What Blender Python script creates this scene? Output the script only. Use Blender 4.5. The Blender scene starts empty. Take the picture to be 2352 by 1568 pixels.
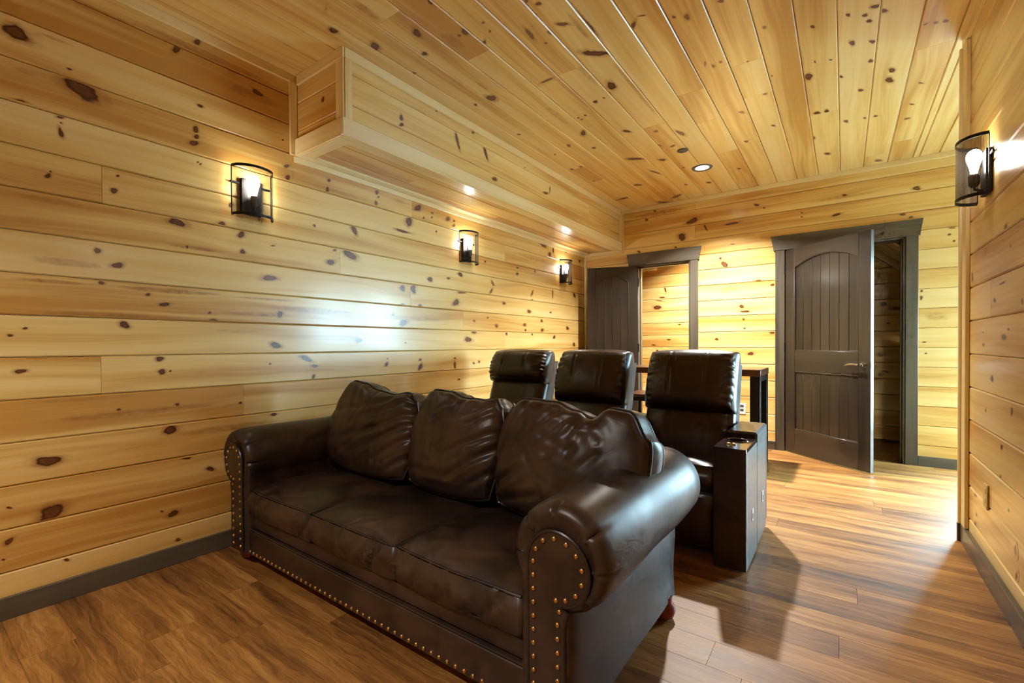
import bpy, bmesh, math, random
from mathutils import Vector, Matrix, noise
random.seed(7)
S = bpy.context.scene
C = S.collection

# ------------------------------------------------------------------ camera, world, exposure
W_PX, H_PX = 2352, 1568
CAM_F, CAM_YAW, CAM_PIT, CAM_ROL = 1056.73, 0.623978, -0.010127, -0.005273
CAM_POS = Vector((2.764, 0.0, 1.10)); PP_X, PP_Y = 1.04, 19.52
_cy, _sy = math.cos(CAM_YAW), math.sin(CAM_YAW)
FWD = Vector((-_sy*math.cos(CAM_PIT), _cy*math.cos(CAM_PIT), math.sin(CAM_PIT)))
_R0 = Vector((_cy, _sy, 0)); _U0 = _R0.cross(FWD)
RGT = _R0*math.cos(CAM_ROL) + _U0*math.sin(CAM_ROL)
UPV = -_R0*math.sin(CAM_ROL) + _U0*math.cos(CAM_ROL)
cam = bpy.data.cameras.new('camera'); cam_o = bpy.data.objects.new('camera', cam); C.objects.link(cam_o)
cam.sensor_width = 36.0; cam.sensor_fit = 'HORIZONTAL'; cam.lens = CAM_F/W_PX*36.0
cam.shift_x = -PP_X/W_PX; cam.shift_y = PP_Y/W_PX
cam.clip_start = 0.05; cam.clip_end = 200
m3 = Matrix((RGT, UPV, -FWD)).transposed()
cam_o.matrix_world = Matrix.Translation(CAM_POS) @ m3.to_4x4()
S.camera = cam_o
def ray(u, v): return FWD + RGT*((u-W_PX/2-PP_X)/CAM_F) - UPV*((v-H_PX/2-PP_Y)/CAM_F)
def hit(u, v, ax, val):
    d = ray(u, v); t = (val-CAM_POS[ax])/d[ax]; return CAM_POS + d*t

world = bpy.data.worlds.new('sky'); S.world = world; world.use_nodes = True
bg = world.node_tree.nodes['Background']
bg.inputs[0].default_value = (0.57, 0.83, 1.0, 1); bg.inputs[1].default_value = 40.0
S.view_settings.view_transform = 'Standard'; S.view_settings.look = 'None'
S.view_settings.exposure = 0.70; S.view_settings.gamma = 1.0; S.view_settings.use_curve_mapping = False
SCONCE_E = 66.0; DOWN_W = 74.0
S.cycles.max_bounces = 6; S.cycles.diffuse_bounces = 4; S.cycles.glossy_bounces = 3
S.cycles.transparent_max_bounces = 8; S.cycles.adaptive_threshold = 0.08; S.cycles.adaptive_min_samples = 14; S.cycles.sample_clamp_indirect = 6.0
S.cycles.caustics_reflective = False; S.cycles.caustics_refractive = False

# room numbers (metres): left wall x=0, right wall x=XR, back wall y=YB, ceiling z=ZC
XR, YB, ZC, YF = 3.31, 5.486, 2.766, -2.6
XH = 5.0                       # far wall of the side hall
PP, PZ0 = 0.1752, 0.1847       # plank pitch and the first joint above the floor
YE = 3.53                      # where the right wall ends

# ------------------------------------------------------------------ mesh helpers
class MB:
    def __init__(s): s.v = []; s.f = []; s.pc = None; s.kn = None
    def add(s, vs, fs, M=None):
        o = len(s.v)
        for p in vs: s.v.append(tuple(M @ Vector(p)) if M is not None else tuple(p))
        for f in fs: s.f.append(tuple(i+o for i in f))
        return s
    def box(s, a, b, c=0.0, M=None):
        a, b = [min(p, q) for p, q in zip(a, b)], [max(p, q) for p, q in zip(a, b)]
        c = min(c, *[(b[i]-a[i])*0.49 for i in range(3)])
        if c <= 0:
            vs = [(x, y, z) for x in (a[0], b[0]) for y in (a[1], b[1]) for z in (a[2], b[2])]
            return s.add(vs, [(0,1,3,2), (4,6,7,5), (0,4,5,1), (2,3,7,6), (0,2,6,4), (1,5,7,3)], M)
        vs = []; ix = {}
        for sx in (0, 1):
            for sy in (0, 1):
                for sz in (0, 1):
                    P = (sx, sy, sz)
                    for ax in range(3):
                        q = []
                        for k in range(3):
                            full = b[k] if P[k] else a[k]
                            q.append(full if k == ax else full + (-c if P[k] else c))
                        ix[(P, ax)] = len(vs); vs.append(tuple(q))
        fs = []
        for ax in range(3):
            o1, o2 = [k for k in range(3) if k != ax]
            for sd in (0, 1):
                loop = []
                for (p, q) in ((0,0), (1,0), (1,1), (0,1)):
                    P = [0,0,0]; P[ax] = sd; P[o1] = p; P[o2] = q; loop.append(ix[(tuple(P), ax)])
                fl = (sd == 1) ^ (ax == 1)
                fs.append(tuple(loop if fl else loop[::-1]))
        for ax in range(3):
            o1, o2 = [k for k in range(3) if k != ax]
            for p in (0, 1):
                for q in (0, 1):
                    P0 = [0,0,0]; P1 = [0,0,0]; P0[o1] = P1[o1] = p; P0[o2] = P1[o2] = q; P1[ax] = 1
                    fs.append((ix[(tuple(P0), o1)], ix[(tuple(P0), o2)], ix[(tuple(P1), o2)], ix[(tuple(P1), o1)]))
        for sx in (0, 1):
            for sy in (0, 1):
                for sz in (0, 1):
                    P = (sx, sy, sz); fs.append((ix[(P, 0)], ix[(P, 1)], ix[(P, 2)]))
        return s.add(vs, fs, M)
    def tube(s, pts, r, n=8, closed=False):
        pts = [Vector(p) for p in pts]; N = len(pts); vs = []; fs = []; up = None
        for i, p in enumerate(pts):
            t = (pts[(i+1) % N]-pts[i-1]) if closed else (pts[min(i+1, N-1)]-pts[max(i-1, 0)])
            t.normalize()
            if up is None: up = t.orthogonal().normalized()
            up = (up - t*up.dot(t)).normalized(); sd = t.cross(up)
            rr = r[i] if isinstance(r, (list, tuple)) else r
            for k in range(n):
                a = 2*math.pi*k/n; vs.append(p + up*math.cos(a)*rr + sd*math.sin(a)*rr)
        for i in range(N if closed else N-1):
            j = (i+1) % N
            for k in range(n):
                k2 = (k+1) % n; fs.append((i*n+k, i*n+k2, j*n+k2, j*n+k))
        if not closed:
            fs.append(tuple(range(n))[::-1]); fs.append(tuple((N-1)*n+k for k in range(n)))
        return s.add(vs, fs)
    def lathe(s, prof, n=24, M=None, a0=0.0, a1=2*math.pi):
        full = abs(a1-a0-2*math.pi) < 1e-6; vs = []; fs = []; m = n if full else n+1
        for (r, z) in prof:
            for k in range(m):
                a = a0+(a1-a0)*k/n; vs.append((r*math.cos(a), r*math.sin(a), z))
        for i in range(len(prof)-1):
            for k in range(n):
                k2 = (k+1) % m; fs.append((i*m+k, i*m+k2, (i+1)*m+k2, (i+1)*m+k))
        return s.add(vs, fs, M)
    def prism(s, poly, h0, h1, M=None):
        n = len(poly); vs = [(x, y, h0) for x, y in poly]+[(x, y, h1) for x, y in poly]
        fs = [tuple(range(n))[::-1], tuple(range(n, 2*n))]+[(i, (i+1) % n, n+(i+1) % n, n+i) for i in range(n)]
        return s.add(vs, fs, M)
    def build(s, name, mat, parent=None, smooth=True, ang=40, grain=None, clean=False, gm=None):
        me = bpy.data.meshes.new(name); off = Vector((0, 0, 0)); inv = None
        if parent is not None: inv = world_m(parent).inverted()
        vs = [inv @ Vector(p) for p in s.v] if inv is not None else s.v
        me.from_pydata([tuple(p) for p in vs], [], s.f); me.validate()
        if clean or smooth:
            b = bmesh.new(); b.from_mesh(me)
            bmesh.ops.recalc_face_normals(b, faces=b.faces); b.to_mesh(me); b.free()
        me.materials.append(M_[mat] if isinstance(mat, str) else mat)
        if smooth:
            me.shade_smooth(); me.set_sharp_from_angle(angle=math.radians(ang))
        if grain is not None:
            o1 = (grain+1) % 3; o2 = (grain+2) % 3; r = [random.uniform(0, 40) for _ in range(3)]
            gv = [gm @ Vector(p) for p in s.v] if gm is not None else s.v
            s.pc = [(p[grain]+r[0], p[o1]+p[o2]*1.0+r[1], r[2]) for p in gv]
        if s.pc:
            at = me.attributes.new('pc', 'FLOAT_VECTOR', 'POINT')
            at.data.foreach_set('vector', [c for p in s.pc for c in p])
            at = me.attributes.new('tn', 'FLOAT', 'POINT')
            at.data.foreach_set('value', [getattr(s, 'tone', random.uniform(-.3, .3))]*len(s.v))
        if s.kn:
            at = me.attributes.new('kn', 'FLOAT', 'POINT'); at.data.foreach_set('value', s.kn)
        o = bpy.data.objects.new(name, me); C.objects.link(o)
        if parent is not None: o.parent = parent
        return o
WM = {}
def world_m(o):
    m = o.matrix_local.copy()
    if o.name in WM: m = WM[o.name].copy()
    if o.parent is not None and o.name not in WM: m = world_m(o.parent) @ m
    return m
def empty(name, loc, rz=0.0, label=None, cat=None, group=None, kind=None):
    o = bpy.data.objects.new(name, None); C.objects.link(o); o.empty_display_size = .1
    o.location = loc; o.rotation_euler = (0, 0, rz)
    WM[o.name] = Matrix.Translation(Vector(loc)) @ Matrix.Rotation(rz, 4, 'Z')
    tag(o, label, cat, group, kind); return o
def tag(o, label=None, cat=None, group=None, kind=None):
    if label: o['label'] = label
    if cat: o['category'] = cat
    if group: o['group'] = group
    if kind: o['kind'] = kind
    return o
def inst(name, me, parent, loc, rot=None):
    o = bpy.data.objects.new(name, me); C.objects.link(o); o.parent = parent
    m = Matrix.Translation(Vector(loc))
    if rot is not None: m = m @ rot.to_4x4()
    o.matrix_local = world_m(parent).inverted() @ m
    return o

# ------------------------------------------------------------------ materials
M_ = {}
class NT:
    def __init__(s, name):
        m = bpy.data.materials.new(name); m.use_nodes = True; s.m = m; s.t = m.node_tree; s.t.nodes.clear(); M_[name] = m
        s.out = s.n('ShaderNodeOutputMaterial')
    def n(s, typ, **kw):
        d = s.t.nodes.new(typ)
        for k, v in kw.items(): setattr(d, k, v)
        return d
    def l(s, a, b): s.t.links.new(a, b)
    def set(s, sock, v):
        if hasattr(v, 'is_output') or isinstance(v, bpy.types.NodeSocket): s.l(v, sock)
        elif isinstance(v, (tuple, list)) and len(v) == 3 and sock.type == 'RGBA': sock.default_value = (*v, 1)
        else: sock.default_value = v
    def bsdf(s, **kw):
        b = s.n('ShaderNodeBsdfPrincipled')
        for k, v in kw.items(): s.set(b.inputs[k.replace('_', ' ')], v)
        s.l(b.outputs[0], s.out.inputs[0]); return b
    def attr(s, name, typ='GEOMETRY'): return s.n('ShaderNodeAttribute', attribute_name=name, attribute_type=typ)
    def noise(s, vec, scale, detail=2, rough=.5, dist=0.0):
        t = s.n('ShaderNodeTexNoise'); t.inputs['Scale'].default_value = scale; t.inputs['Detail'].default_value = detail
        t.inputs['Roughness'].default_value = rough; t.inputs['Distortion'].default_value = dist
        if vec is not None: s.l(vec, t.inputs['Vector'])
        return t.outputs[0]
    def mapv(s, vec, sc, loc=(0, 0, 0)):
        t = s.n('ShaderNodeMapping'); t.inputs['Scale'].default_value = sc; t.inputs['Location'].default_value = loc
        s.l(vec, t.inputs['Vector']); return t.outputs[0]
    def ramp(s, fac, stops, interp='LINEAR'):
        r = s.n('ShaderNodeValToRGB'); r.color_ramp.interpolation = interp
        e = r.color_ramp.elements
        while len(e) < len(stops): e.new(.5)
        for i, (p, c) in enumerate(stops): e[i].position = p; e[i].color = (*c, 1)
        s.set(r.inputs[0], fac); return r.outputs[0]
    def math(s, op, a, b=0.0, clamp=False):
        t = s.n('ShaderNodeMath', operation=op, use_clamp=clamp); s.set(t.inputs[0], a); s.set(t.inputs[1], b); return t.outputs[0]
    def mix(s, fac, a, b, mode='MIX'):
        t = s.n('ShaderNodeMix', data_type='RGBA', blend_type=mode)
        s.set(t.inputs[0], fac); s.set(t.inputs[6], a); s.set(t.inputs[7], b); return t.outputs[2]
    def bump(s, h, strength, dist=.01):
        b = s.n('ShaderNodeBump'); b.inputs['Strength'].default_value = strength; b.inputs['Distance'].default_value = dist
        s.l(h, b.inputs['Height']); return b.outputs[0]
    def sstep(s, x, a, b):
        t = s.n('ShaderNodeMapRange', interpolation_type='SMOOTHSTEP'); s.set(t.inputs[0], x)
        t.inputs[1].default_value = a; t.inputs[2].default_value = b; return t.outputs[0]

def pine(name, pale, mid, dark, rough=.30, coat=.6):
    k = NT(name); pc = k.attr('pc').outputs['Vector']; tn = k.attr('tn').outputs['Fac']; kn = k.attr('kn').outputs['Fac']
    warp = k.noise(k.mapv(pc, (1.1, 5, 1)), 1.0, 1, .5)
    comb = k.n('ShaderNodeCombineXYZ'); k.l(k.math('MULTIPLY', warp, .10), comb.inputs[1])
    add = k.n('ShaderNodeVectorMath', operation='ADD'); k.l(pc, add.inputs[0]); k.l(comb.outputs[0], add.inputs[1])
    pw = add.outputs[0]
    big = k.noise(k.mapv(pw, (.45, 7, 1)), 1.0, 2, .55)
    med = k.noise(k.mapv(pw, (1.2, 40, 1)), 1.0, 2, .6)
    fine = k.noise(k.mapv(pw, (5, 330, 1)), 1.0, 0, .6)
    f = k.math('ADD', k.math('MULTIPLY', big, .98), k.math('MULTIPLY', med, .34))
    f = k.math('ADD', f, k.math('MULTIPLY_ADD' if False else 'MULTIPLY', tn, .16)); f = k.math('SUBTRACT', f, .085)
    f = k.math('ADD', f, k.math('MULTIPLY', fine, .07))
    col = k.ramp(f, [(.38, pale), (.60, mid), (.80, dark)])
    # knots: kn runs 0 (plain wood) .. 1 (centre of a knot)
    n1 = k.noise(k.mapv(pc, (28, 42, 1)), 1.0, 1, .6)
    kk = k.math('ADD', kn, k.math('MULTIPLY', k.math('SUBTRACT', n1, .5), k.math('MULTIPLY', k.sstep(kn, .02, .35), .34)))
    halo = k.sstep(kk, .10, .58)
    col = k.mix(k.math('MULTIPLY', halo, .72), col, (.32, .125, .022))
    core = k.sstep(kk, .46, .60)
    inner = k.ramp(kk, [(.5, (.040, .014, .005)), (.62, (.06, .019, .006)), (.78, (.17, .055, .015)), (.95, (.115, .038, .012))])
    col = k.mix(core, col, inner)
    rg = k.math('ADD', rough, k.math('MULTIPLY', med, .16))
    k.bsdf(Base_Color=col, Roughness=rg, Coat_Weight=coat, Coat_Roughness=.19, IOR=1.45)
pine('pine_boards', (.82, .64, .285), (.75, .515, .170), (.55, .285, .060))
pine('pine_trim', (.86, .755, .46), (.82, .68, .36), (.70, .51, .19))
pine('stained_wood', (.120, .104, .078), (.083, .070, .050), (.042, .034, .023), .34, .5)
pine('door_stain', (.034, .025, .015), (.021, .015, .009), (.010, .007, .004), .36, 1.0)
pine('walnut_slab', (.11, .04, .015), (.075, .026, .010), (.04, .013, .005), .3, .6)

def floor_mat():
    k = NT('floor_boards'); pc = k.attr('pc').outputs['Vector']; tn = k.attr('tn').outputs['Fac']
    warp = k.noise(k.mapv(pc, (2.2, 9, 1)), 1.0, 3, .6)
    comb = k.n('ShaderNodeCombineXYZ'); k.l(k.math('MULTIPLY', warp, .09), comb.inputs[1])
    add = k.n('ShaderNodeVectorMath', operation='ADD'); k.l(pc, add.inputs[0]); k.l(comb.outputs[0], add.inputs[1]); pw = add.outputs[0]
    big = k.noise(k.mapv(pw, (1.0, 7, 1)), 1.0, 3, .6)
    med = k.noise(k.mapv(pw, (2.4, 46, 1)), 1.0, 4, .65)
    fine = k.noise(k.mapv(pw, (16, 260, 1)), 1.0, 2, .6)
    f = k.math('ADD', k.math('MULTIPLY', big, .62), k.math('MULTIPLY', med, .5))
    f = k.math('ADD', f, k.math('MULTIPLY', tn, .10)); f = k.math('ADD', f, k.math('MULTIPLY', k.math('SUBTRACT', fine, .5), .28))
    col = k.ramp(f, [(.34, (.060, .021, .005)), (.48, (.185, .073, .014)), (.60, (.32, .140, .028)), (.76, (.50, .262, .070))])
    bmp = k.bump(k.math('ADD', med, k.math('MULTIPLY', fine, .6)), .10, .003)
    rg = k.math('ADD', .36, k.math('MULTIPLY', med, .18))
    k.bsdf(Base_Color=col, Roughness=rg, Normal=bmp, IOR=1.5, Specular_IOR_Level=.85)
floor_mat()

def leather(name, c0, c1, rough, grain=.10, wr=.30, coat=.0, spec=.5):
    k = NT(name); tc = k.n('ShaderNodeTexCoord').outputs['Object']
    big = k.noise(tc, 3.2, 3, .6); med = k.noise(tc, 9, 3, .55, 1.5)
    v = k.n('ShaderNodeTexVoronoi', feature='DISTANCE_TO_EDGE'); v.inputs['Scale'].default_value = 420; k.l(tc, v.inputs['Vector'])
    lines = k.n('ShaderNodeTexVoronoi', feature='DISTANCE_TO_EDGE'); lines.inputs['Scale'].default_value = 16
    k.l(k.mapv(tc, (1, 1.6, .6)), lines.inputs['Vector'])
    ln = k.sstep(lines.outputs[0], 0.0, .05)
    col = k.mix(k.sstep(k.math('ADD', k.math('MULTIPLY', big, .7), k.math('MULTIPLY', med, .3)), .38, .66), c0, c1)
    h = k.math('ADD', k.math('MULTIPLY', v.outputs[0], grain), k.math('MULTIPLY', med, wr))
    h = k.math('ADD', h, k.math('MULTIPLY', ln, wr*.10))
    rg = k.math('ADD', rough, k.math('MULTIPLY', k.math('SUBTRACT', med, .5), .2))
    k.bsdf(Base_Color=col, Roughness=rg, Normal=k.bump(h, .30, .004), Coat_Weight=coat, Coat_Roughness=.3, Specular_IOR_Level=spec)
leather('sofa_leather', (.012, .0072, .0055), (.050, .027, .018), .37, .12, .30, .0, .5)
leather('sofa_cushion_leather', (.012, .0072, .0055), (.050, .027, .018), .36, .14, .55, .0, .5)
leather('sofa_piping', (.012, .008, .007), (.026, .015, .012), .35, .02, .1)
leather('recliner_leather', (.013, .008, .006), (.034, .018, .012), .33, .05, .25, .2)
leather('recliner_panel', (.013, .008, .006), (.034, .018, .012), .36, .03, .12, .2)

def simple(name, col, rough=.5, metal=0.0, **kw):
    k = NT(name); k.bsdf(Base_Color=col, Roughness=rough, Metallic=metal, **kw); return k
def worn(name, col, col2, rough, metal):
    k = NT(name); tc = k.n('ShaderNodeTexCoord').outputs['Object']
    k.bsdf(Base_Color=k.mix(k.noise(tc, 60, 3), col, col2), Roughness=rough, Metallic=metal)
worn('brass_nail', (.42, .24, .09), (.62, .38, .16), .28, 1.0)
worn('black_iron', (.012, .011, .011), (.030, .027, .026), .42, .6)
worn('black_wire', (.016, .015, .014), (.024, .022, .021), .5, .2)
worn('chrome', (.55, .56, .58), (.62, .63, .65), .14, 1.0)
worn('gold_button', (.75, .60, .30), (.85, .72, .42), .2, 1.0)
worn('red_foot_wood', (.14, .012, .008), (.22, .022, .012), .3, 0.0)
worn('wall_core', (.10, .065, .03), (.14, .09, .045), .8, 0.0)
worn('white_plastic', (.78, .78, .76), (.84, .84, .82), .4, 0.0)
worn('tan_plastic', (.52, .36, .14), (.56, .40, .17), .4, 0.0)
worn('dark_cap', (.06, .055, .05), (.09, .08, .075), .5, 0.0)
worn('outside_ground', (.35, .36, .36), (.42, .43, .43), .9, 0.0)
worn('dark_tray', (.030, .014, .012), (.045, .021, .017), .16, 0.0)
worn('plaster_white', (.70, .69, .66), (.74, .73, .70), .8, 0.0)
worn('socket_metal', (.14, .11, .08), (.22, .18, .13), .4, .8)
def glow(name, col, e):
    k = NT(name); em = k.n('ShaderNodeEmission'); em.inputs[0].default_value = (*col, 1); em.inputs[1].default_value = e
    k.l(em.outputs[0], k.out.inputs[0])
glow('bulb_glow', (1.0, .95, .85), SCONCE_E)
glow('lens_glow', (1.0, .96, .90), 9.0)
def pane():
    k = NT('pane_glass'); tr = k.n('ShaderNodeBsdfTransparent'); g = k.n('ShaderNodeBsdfGlossy'); mx = k.n('ShaderNodeMixShader')
    tr.inputs[0].default_value = (.93, .97, .97, 1); g.inputs['Roughness'].default_value = .02
    mx.inputs[0].default_value = .05
    k.l(tr.outputs[0], mx.inputs[1]); k.l(g.outputs[0], mx.inputs[2]); k.l(mx.outputs[0], k.out.inputs[0])
pane()

# ------------------------------------------------------------------ knots traced on the photograph (crop: origin, zoom)
CROPS = dict(A=(0, 0, 3.357), B=(0, 400, 3.357), C=(600, 400, 3.095), L=(0, 750, 1.916), D=(700, 0, 2.94), E=(1400, 0, 2.94),
             G=(1430, 420, 3.015), R1=(2152, 580, 3.92), R2=(2100, 1000, 2.762), R3=(2052, 300, 5.227))
LEFT_K = dict(
 A='120,250,240,100,33 630,690,330,120,25 535,532,36,18,20 1545,817,45,25,25 150,785,110,40,20 470,900,55,30 460,950,40,18 468,1022,36,85,-12 1510,1000,40,50 1513,1055,42,32 1497,1102,65,42 1525,1250,16,16 1545,1265,16,16 370,1355,42,36 390,1322,18,14 908,1355,26,20 878,1470,44,46 1360,380,60,70 1985,715,100,30,35 2210,1280,36,30 2217,1370,28,48 1520,325,50,40 2180,1080,16,10',
 B='1780,235,36,36 1710,383,55,35 1365,370,130,56,15 1860,467,52,50 1870,597,40,34 1442,560,24,22 2105,548,24,14 752,590,50,48 905,702,80,46 2075,800,110,44,-3 780,835,46,32 1140,928,36,24 1272,1003,80,32 1617,1067,24,18 1645,1130,85,30 2158,1080,52,46 960,1160,78,52,10 195,1187,34,18 78,1242,42,24 2125,1318,72,48,8 1230,1422,66,36 1248,1520,60,36,-10 1313,1517,16,14 160,1520,90,36,-10 2082,1460,16,16',
 C='480,45,18,24 470,112,24,40 820,130,20,34 832,162,14,14 815,205,18,36 377,365,18,16 493,625,50,42 522,540,22,18 630,572,120,40,30 1050,335,46,64,20 1115,240,44,44 1215,275,16,14 1213,307,12,12 1155,310,12,12 1327,318,28,30 1370,250,16,40 1370,332,14,14 1368,364,18,18 1244,407,12,12 1005,405,90,18,15 685,440,36,30 660,395,34,70,-30 1415,713,36,24,30 1200,747,36,30 1330,740,22,14 1003,810,36,40 1080,815,40,56 1005,928,30,16 1130,935,26,20 1385,912,40,46 1430,838,50,22 936,998,20,22 1010,1055,54,44 1470,1175,46,36 1512,1122,34,20 690,1180,40,34 1025,1198,12,12 1513,1042,16,16 1672,1077,24,24 1610,1020,12,14 1873,1070,20,24 1878,1108,12,16 1997,1108,22,22 1993,1042,14,20 2177,1095,16,24 1903,975,24,28 1925,898,18,16 1725,917,20,22 2057,982,10,12 2083,1157,16,24 2223,1210,16,24 1925,1137,12,16 1743,1133,16,20 2071,850,8,50 1645,775,12,50,-22 1635,830,14,40,22 2225,860,12,40,-20 1925,845,12,44,20 380,1362,40,26 370,1440,20,36,20 320,1310,90,30,30 1130,1370,24,46,15 1130,1318,18,16 1376,1355,16,44 1377,1307,12,12 890,1350,20,34,15 898,1310,10,10 1510,1343,12,14 1548,1332,14,16 1405,1458,18,12 62,1347,16,14 83,508,24,10 1590,620,14,14 1820,665,12,14 1820,708,14,14 1945,690,8,20 2005,500,50,30,45 2075,540,10,40 2050,570,20,30 2262,618,10,20 2165,553,10,10 1803,420,10,14',
 L='210,592,104,48,-8 225,820,130,66,-28 750,453,60,36 820,578,36,14 925,625,34,20 762,822,48,26,-20 713,813,12,8 780,342,16,14 523,364,18,10 1205,384,26,14 40,945,44,24,-45 292,1025,22,16 783,937,20,14 15,1025,14,10 1058,335,12,10 42,797,24,10')
CEIL_K = dict(
 D='193,207,60,36,10 472,315,70,50,30 757,222,60,46,40 810,362,40,22,15 1260,662,70,38,15 1153,707,22,14 740,492,20,12 1210,293,22,46,15 1045,240,24,18 1080,215,60,30,35 850,8,34,40 1740,162,80,26 1660,213,50,30,-30 1520,230,90,30,55 1628,290,24,12 1960,360,170,38 1890,150,210,44,48 2070,578,70,46,30 2055,628,26,16 1963,686,26,20 1880,898,36,34 1783,982,26,14 1445,907,22,10 2175,885,56,14 1870,807,18,10 1848,795,16,10 1895,778,20,10 1577,25,40,22 1555,97,22,20 1497,5,26,20 1635,543,90,14,-20 1250,210,14,16 1205,152,18,14 1952,998,24,14 1802,1142,22,10 1865,1125,26,10 1955,1223,14,8 2155,1338,70,8,-10 2225,1075,110,12,5 1690,1042,12,8 2020,660,14,8',
 E='150,180,100,26,-50 217,105,50,10,-8 435,115,22,22 523,115,38,36 750,8,40,20 645,430,12,28 702,445,28,20 750,417,26,14 1045,185,24,18 1050,632,28,16 893,757,40,14 935,417,20,10 1097,512,12,12 1105,847,30,10 1342,517,60,40 1372,180,30,18 1493,403,20,10 1387,417,12,12 1637,290,42,30 1775,280,36,24 1612,101,32,18 1725,102,34,22 1755,140,36,20 1795,42,60,26,-15 1852,73,50,24,-10 1763,410,30,20 1563,517,28,14 1697,607,38,16 1907,474,50,26 1890,540,56,32,-15 2105,560,34,10 2040,703,30,10 2135,162,34,10,-20 2203,152,36,14,-15 2270,140,40,16 1597,818,34,14 1723,795,20,12 1797,783,28,10 1400,762,46,16 1467,750,30,22 1377,930,28,18 1473,1037,36,16 1815,1083,50,14 2010,800,40,12,-15 923,955,28,12 875,1138,22,10 313,886,28,14 480,898,60,22,25 115,885,58,14 355,1000,24,8 335,980,50,8,20 425,985,36,10,-20 172,1072,120,14 355,1078,50,14 310,1162,80,10,15 190,1248,60,10 670,1232,34,10 500,1130,14,8 515,1245,20,8 450,1325,80,12,-20 360,1365,80,12 90,1340,80,10,-12')
BACK_K = dict(G='223,195,16,12 165,256,18,16 485,262,80,34,-20 410,375,54,50,-20 928,152,30,18 980,173,12,10 1537,84,28,16 2035,38,52,26,-10 1938,218,34,18 1997,237,26,14 1480,220,60,16,-20 1241,206,10,10 1241,234,10,10 762,424,26,8 875,457,18,8 113,476,18,14 368,446,14,10 705,565,60,32,35 678,522,18,14 1037,706,26,18 1035,1037,30,18 888,1182,36,24 652,1082,26,16 838,944,16,14 845,1007,12,12 940,675,40,10 825,855,30,24 805,890,24,14 850,890,60,16 760,280,100,16,-8 575,310,10,50,-25 2262,357,22,14 2295,402,16,12 2280,312,50,8 2068,795,20,24 2070,748,14,16 2088,1102,22,8 2100,1180,14,10')
RIGHT_K = dict(R1='520,430,18,40 590,275,50,16,-25 605,760,36,60 420,830,12,30 418,717,8,12 646,690,14,24 497,1135,24,50 675,1430,20,70 440,1420,10,30 535,1280,10,20 770,440,18,50 320,220,14,80',
 R2='390,370,18,40 395,500,10,26 388,565,14,40 643,730,14,60 650,890,12,50 600,475,10,20 555,75,12,36 547,262,10,26', R3='1350,1170,36,100,10 1410,1385,14,36')
SOFF_K = dict(D='652,795,20,44,-15 652,842,28,24 1030,950,18,110,-12 1220,1030,18,84,-15 1283,1208,34,24,40 1627,1303,28,18 1655,1280,6,40 1137,893,16,22 890,745,14,20 1485,1137,8,20')
HALL_K = dict(G='240,862,60,26 240,812,80,8,8 275,793,34,12 295,735,10,56,-10 395,980,20,10 320,1085,20,10 215,1122,24,10 240,1160,20,10')
def knots(table, ax, val):
    out = []
    for cid, txt in table.items():
        ox, oy, sc = CROPS[cid]
        for item in txt.split():
            q = [float(t) for t in item.split(',')]; x, y, w, h = q[:4]; an = math.radians(q[4]) if len(q) > 4 else 0.0
            u, v, w, h = ox+x/sc, oy+y/sc, w/sc/2, h/sc/2
            c = hit(u, v, ax, val); ca, sa = math.cos(an), math.sin(an); e = .25
            a1 = (hit(u+ca*w*e, v+sa*w*e, ax, val)-c)/e; a2 = (hit(u-sa*h*e, v+ca*h*e, ax, val)-c)/e
            out.append((c, a1, a2))
    return out

def streaks(table, ax, val, gi):
    out = []
    for cid, txt in table.items():
        ox, oy, sc = CROPS[cid]
        for item in txt.split():
            x0, y0, x1, y1, hh, am = [float(t) for t in item.split(',')]
            p0, p1 = hit(ox+x0/sc, oy+y0/sc, ax, val), hit(ox+x1/sc, oy+y1/sc, ax, val); c = (p0+p1)/2
            um, vm = ox+(x0+x1)/2/sc, oy+(y0+y1)/2/sc
            w = (hit(um, vm+hh/sc/2, ax, val)-hit(um, vm-hh/sc/2, ax, val))/2; w[gi] = 0
            a1 = Vector((0, 0, 0)); a1[gi] = abs(p1[gi]-p0[gi])/2
            out.append((c, a1, w, min(.44, am*1.05)))
    return out
LEFT_S = dict(B='0,1060,1650,1120,70,.55 0,800,750,850,46,.42 700,845,1800,945,56,.5 1600,1085,2340,1075,50,.45 1700,930,2349,990,26,.42 0,230,780,190,80,.30 100,640,900,720,90,.34 1200,330,1550,400,80,.40 1200,540,1800,600,40,.40 1500,1180,2100,1230,40,.25',
 A='700,60,2230,680,90,.38 250,180,600,420,40,.35 500,620,1000,860,110,.36 1650,600,2230,860,120,.34 0,480,450,640,70,.3', L='0,480,1070,300,40,.40 0,350,700,290,30,.30 600,480,1300,420,40,.35',
 C='700,950,1430,1090,50,.30 0,920,700,1010,60,.42 1740,560,2100,620,40,.32 100,30,900,200,40,.28 900,190,1060,200,40,.3')
CEIL_S = dict(D='200,30,620,110,80,.40 850,230,1150,330,120,.38 1150,520,1250,640,40,.36 1500,700,1900,860,70,.3 1700,60,2000,300,80,.36 1750,400,2050,600,70,.32',
 E='0,330,340,850,60,.38 130,150,300,400,70,.28 1000,150,1150,800,70,.26 1280,200,1330,560,80,.28 1560,0,1600,420,110,.28 1560,820,1640,1110,80,.26 760,1060,900,1250,60,.30')
BACK_S = dict(G='30,240,500,170,44,.42 530,290,900,290,30,.25 640,760,830,720,60,.34 700,880,1050,870,60,.3 560,580,760,560,50,.3 1200,130,1900,60,30,.3 2050,930,2300,920,90,.3')
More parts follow.
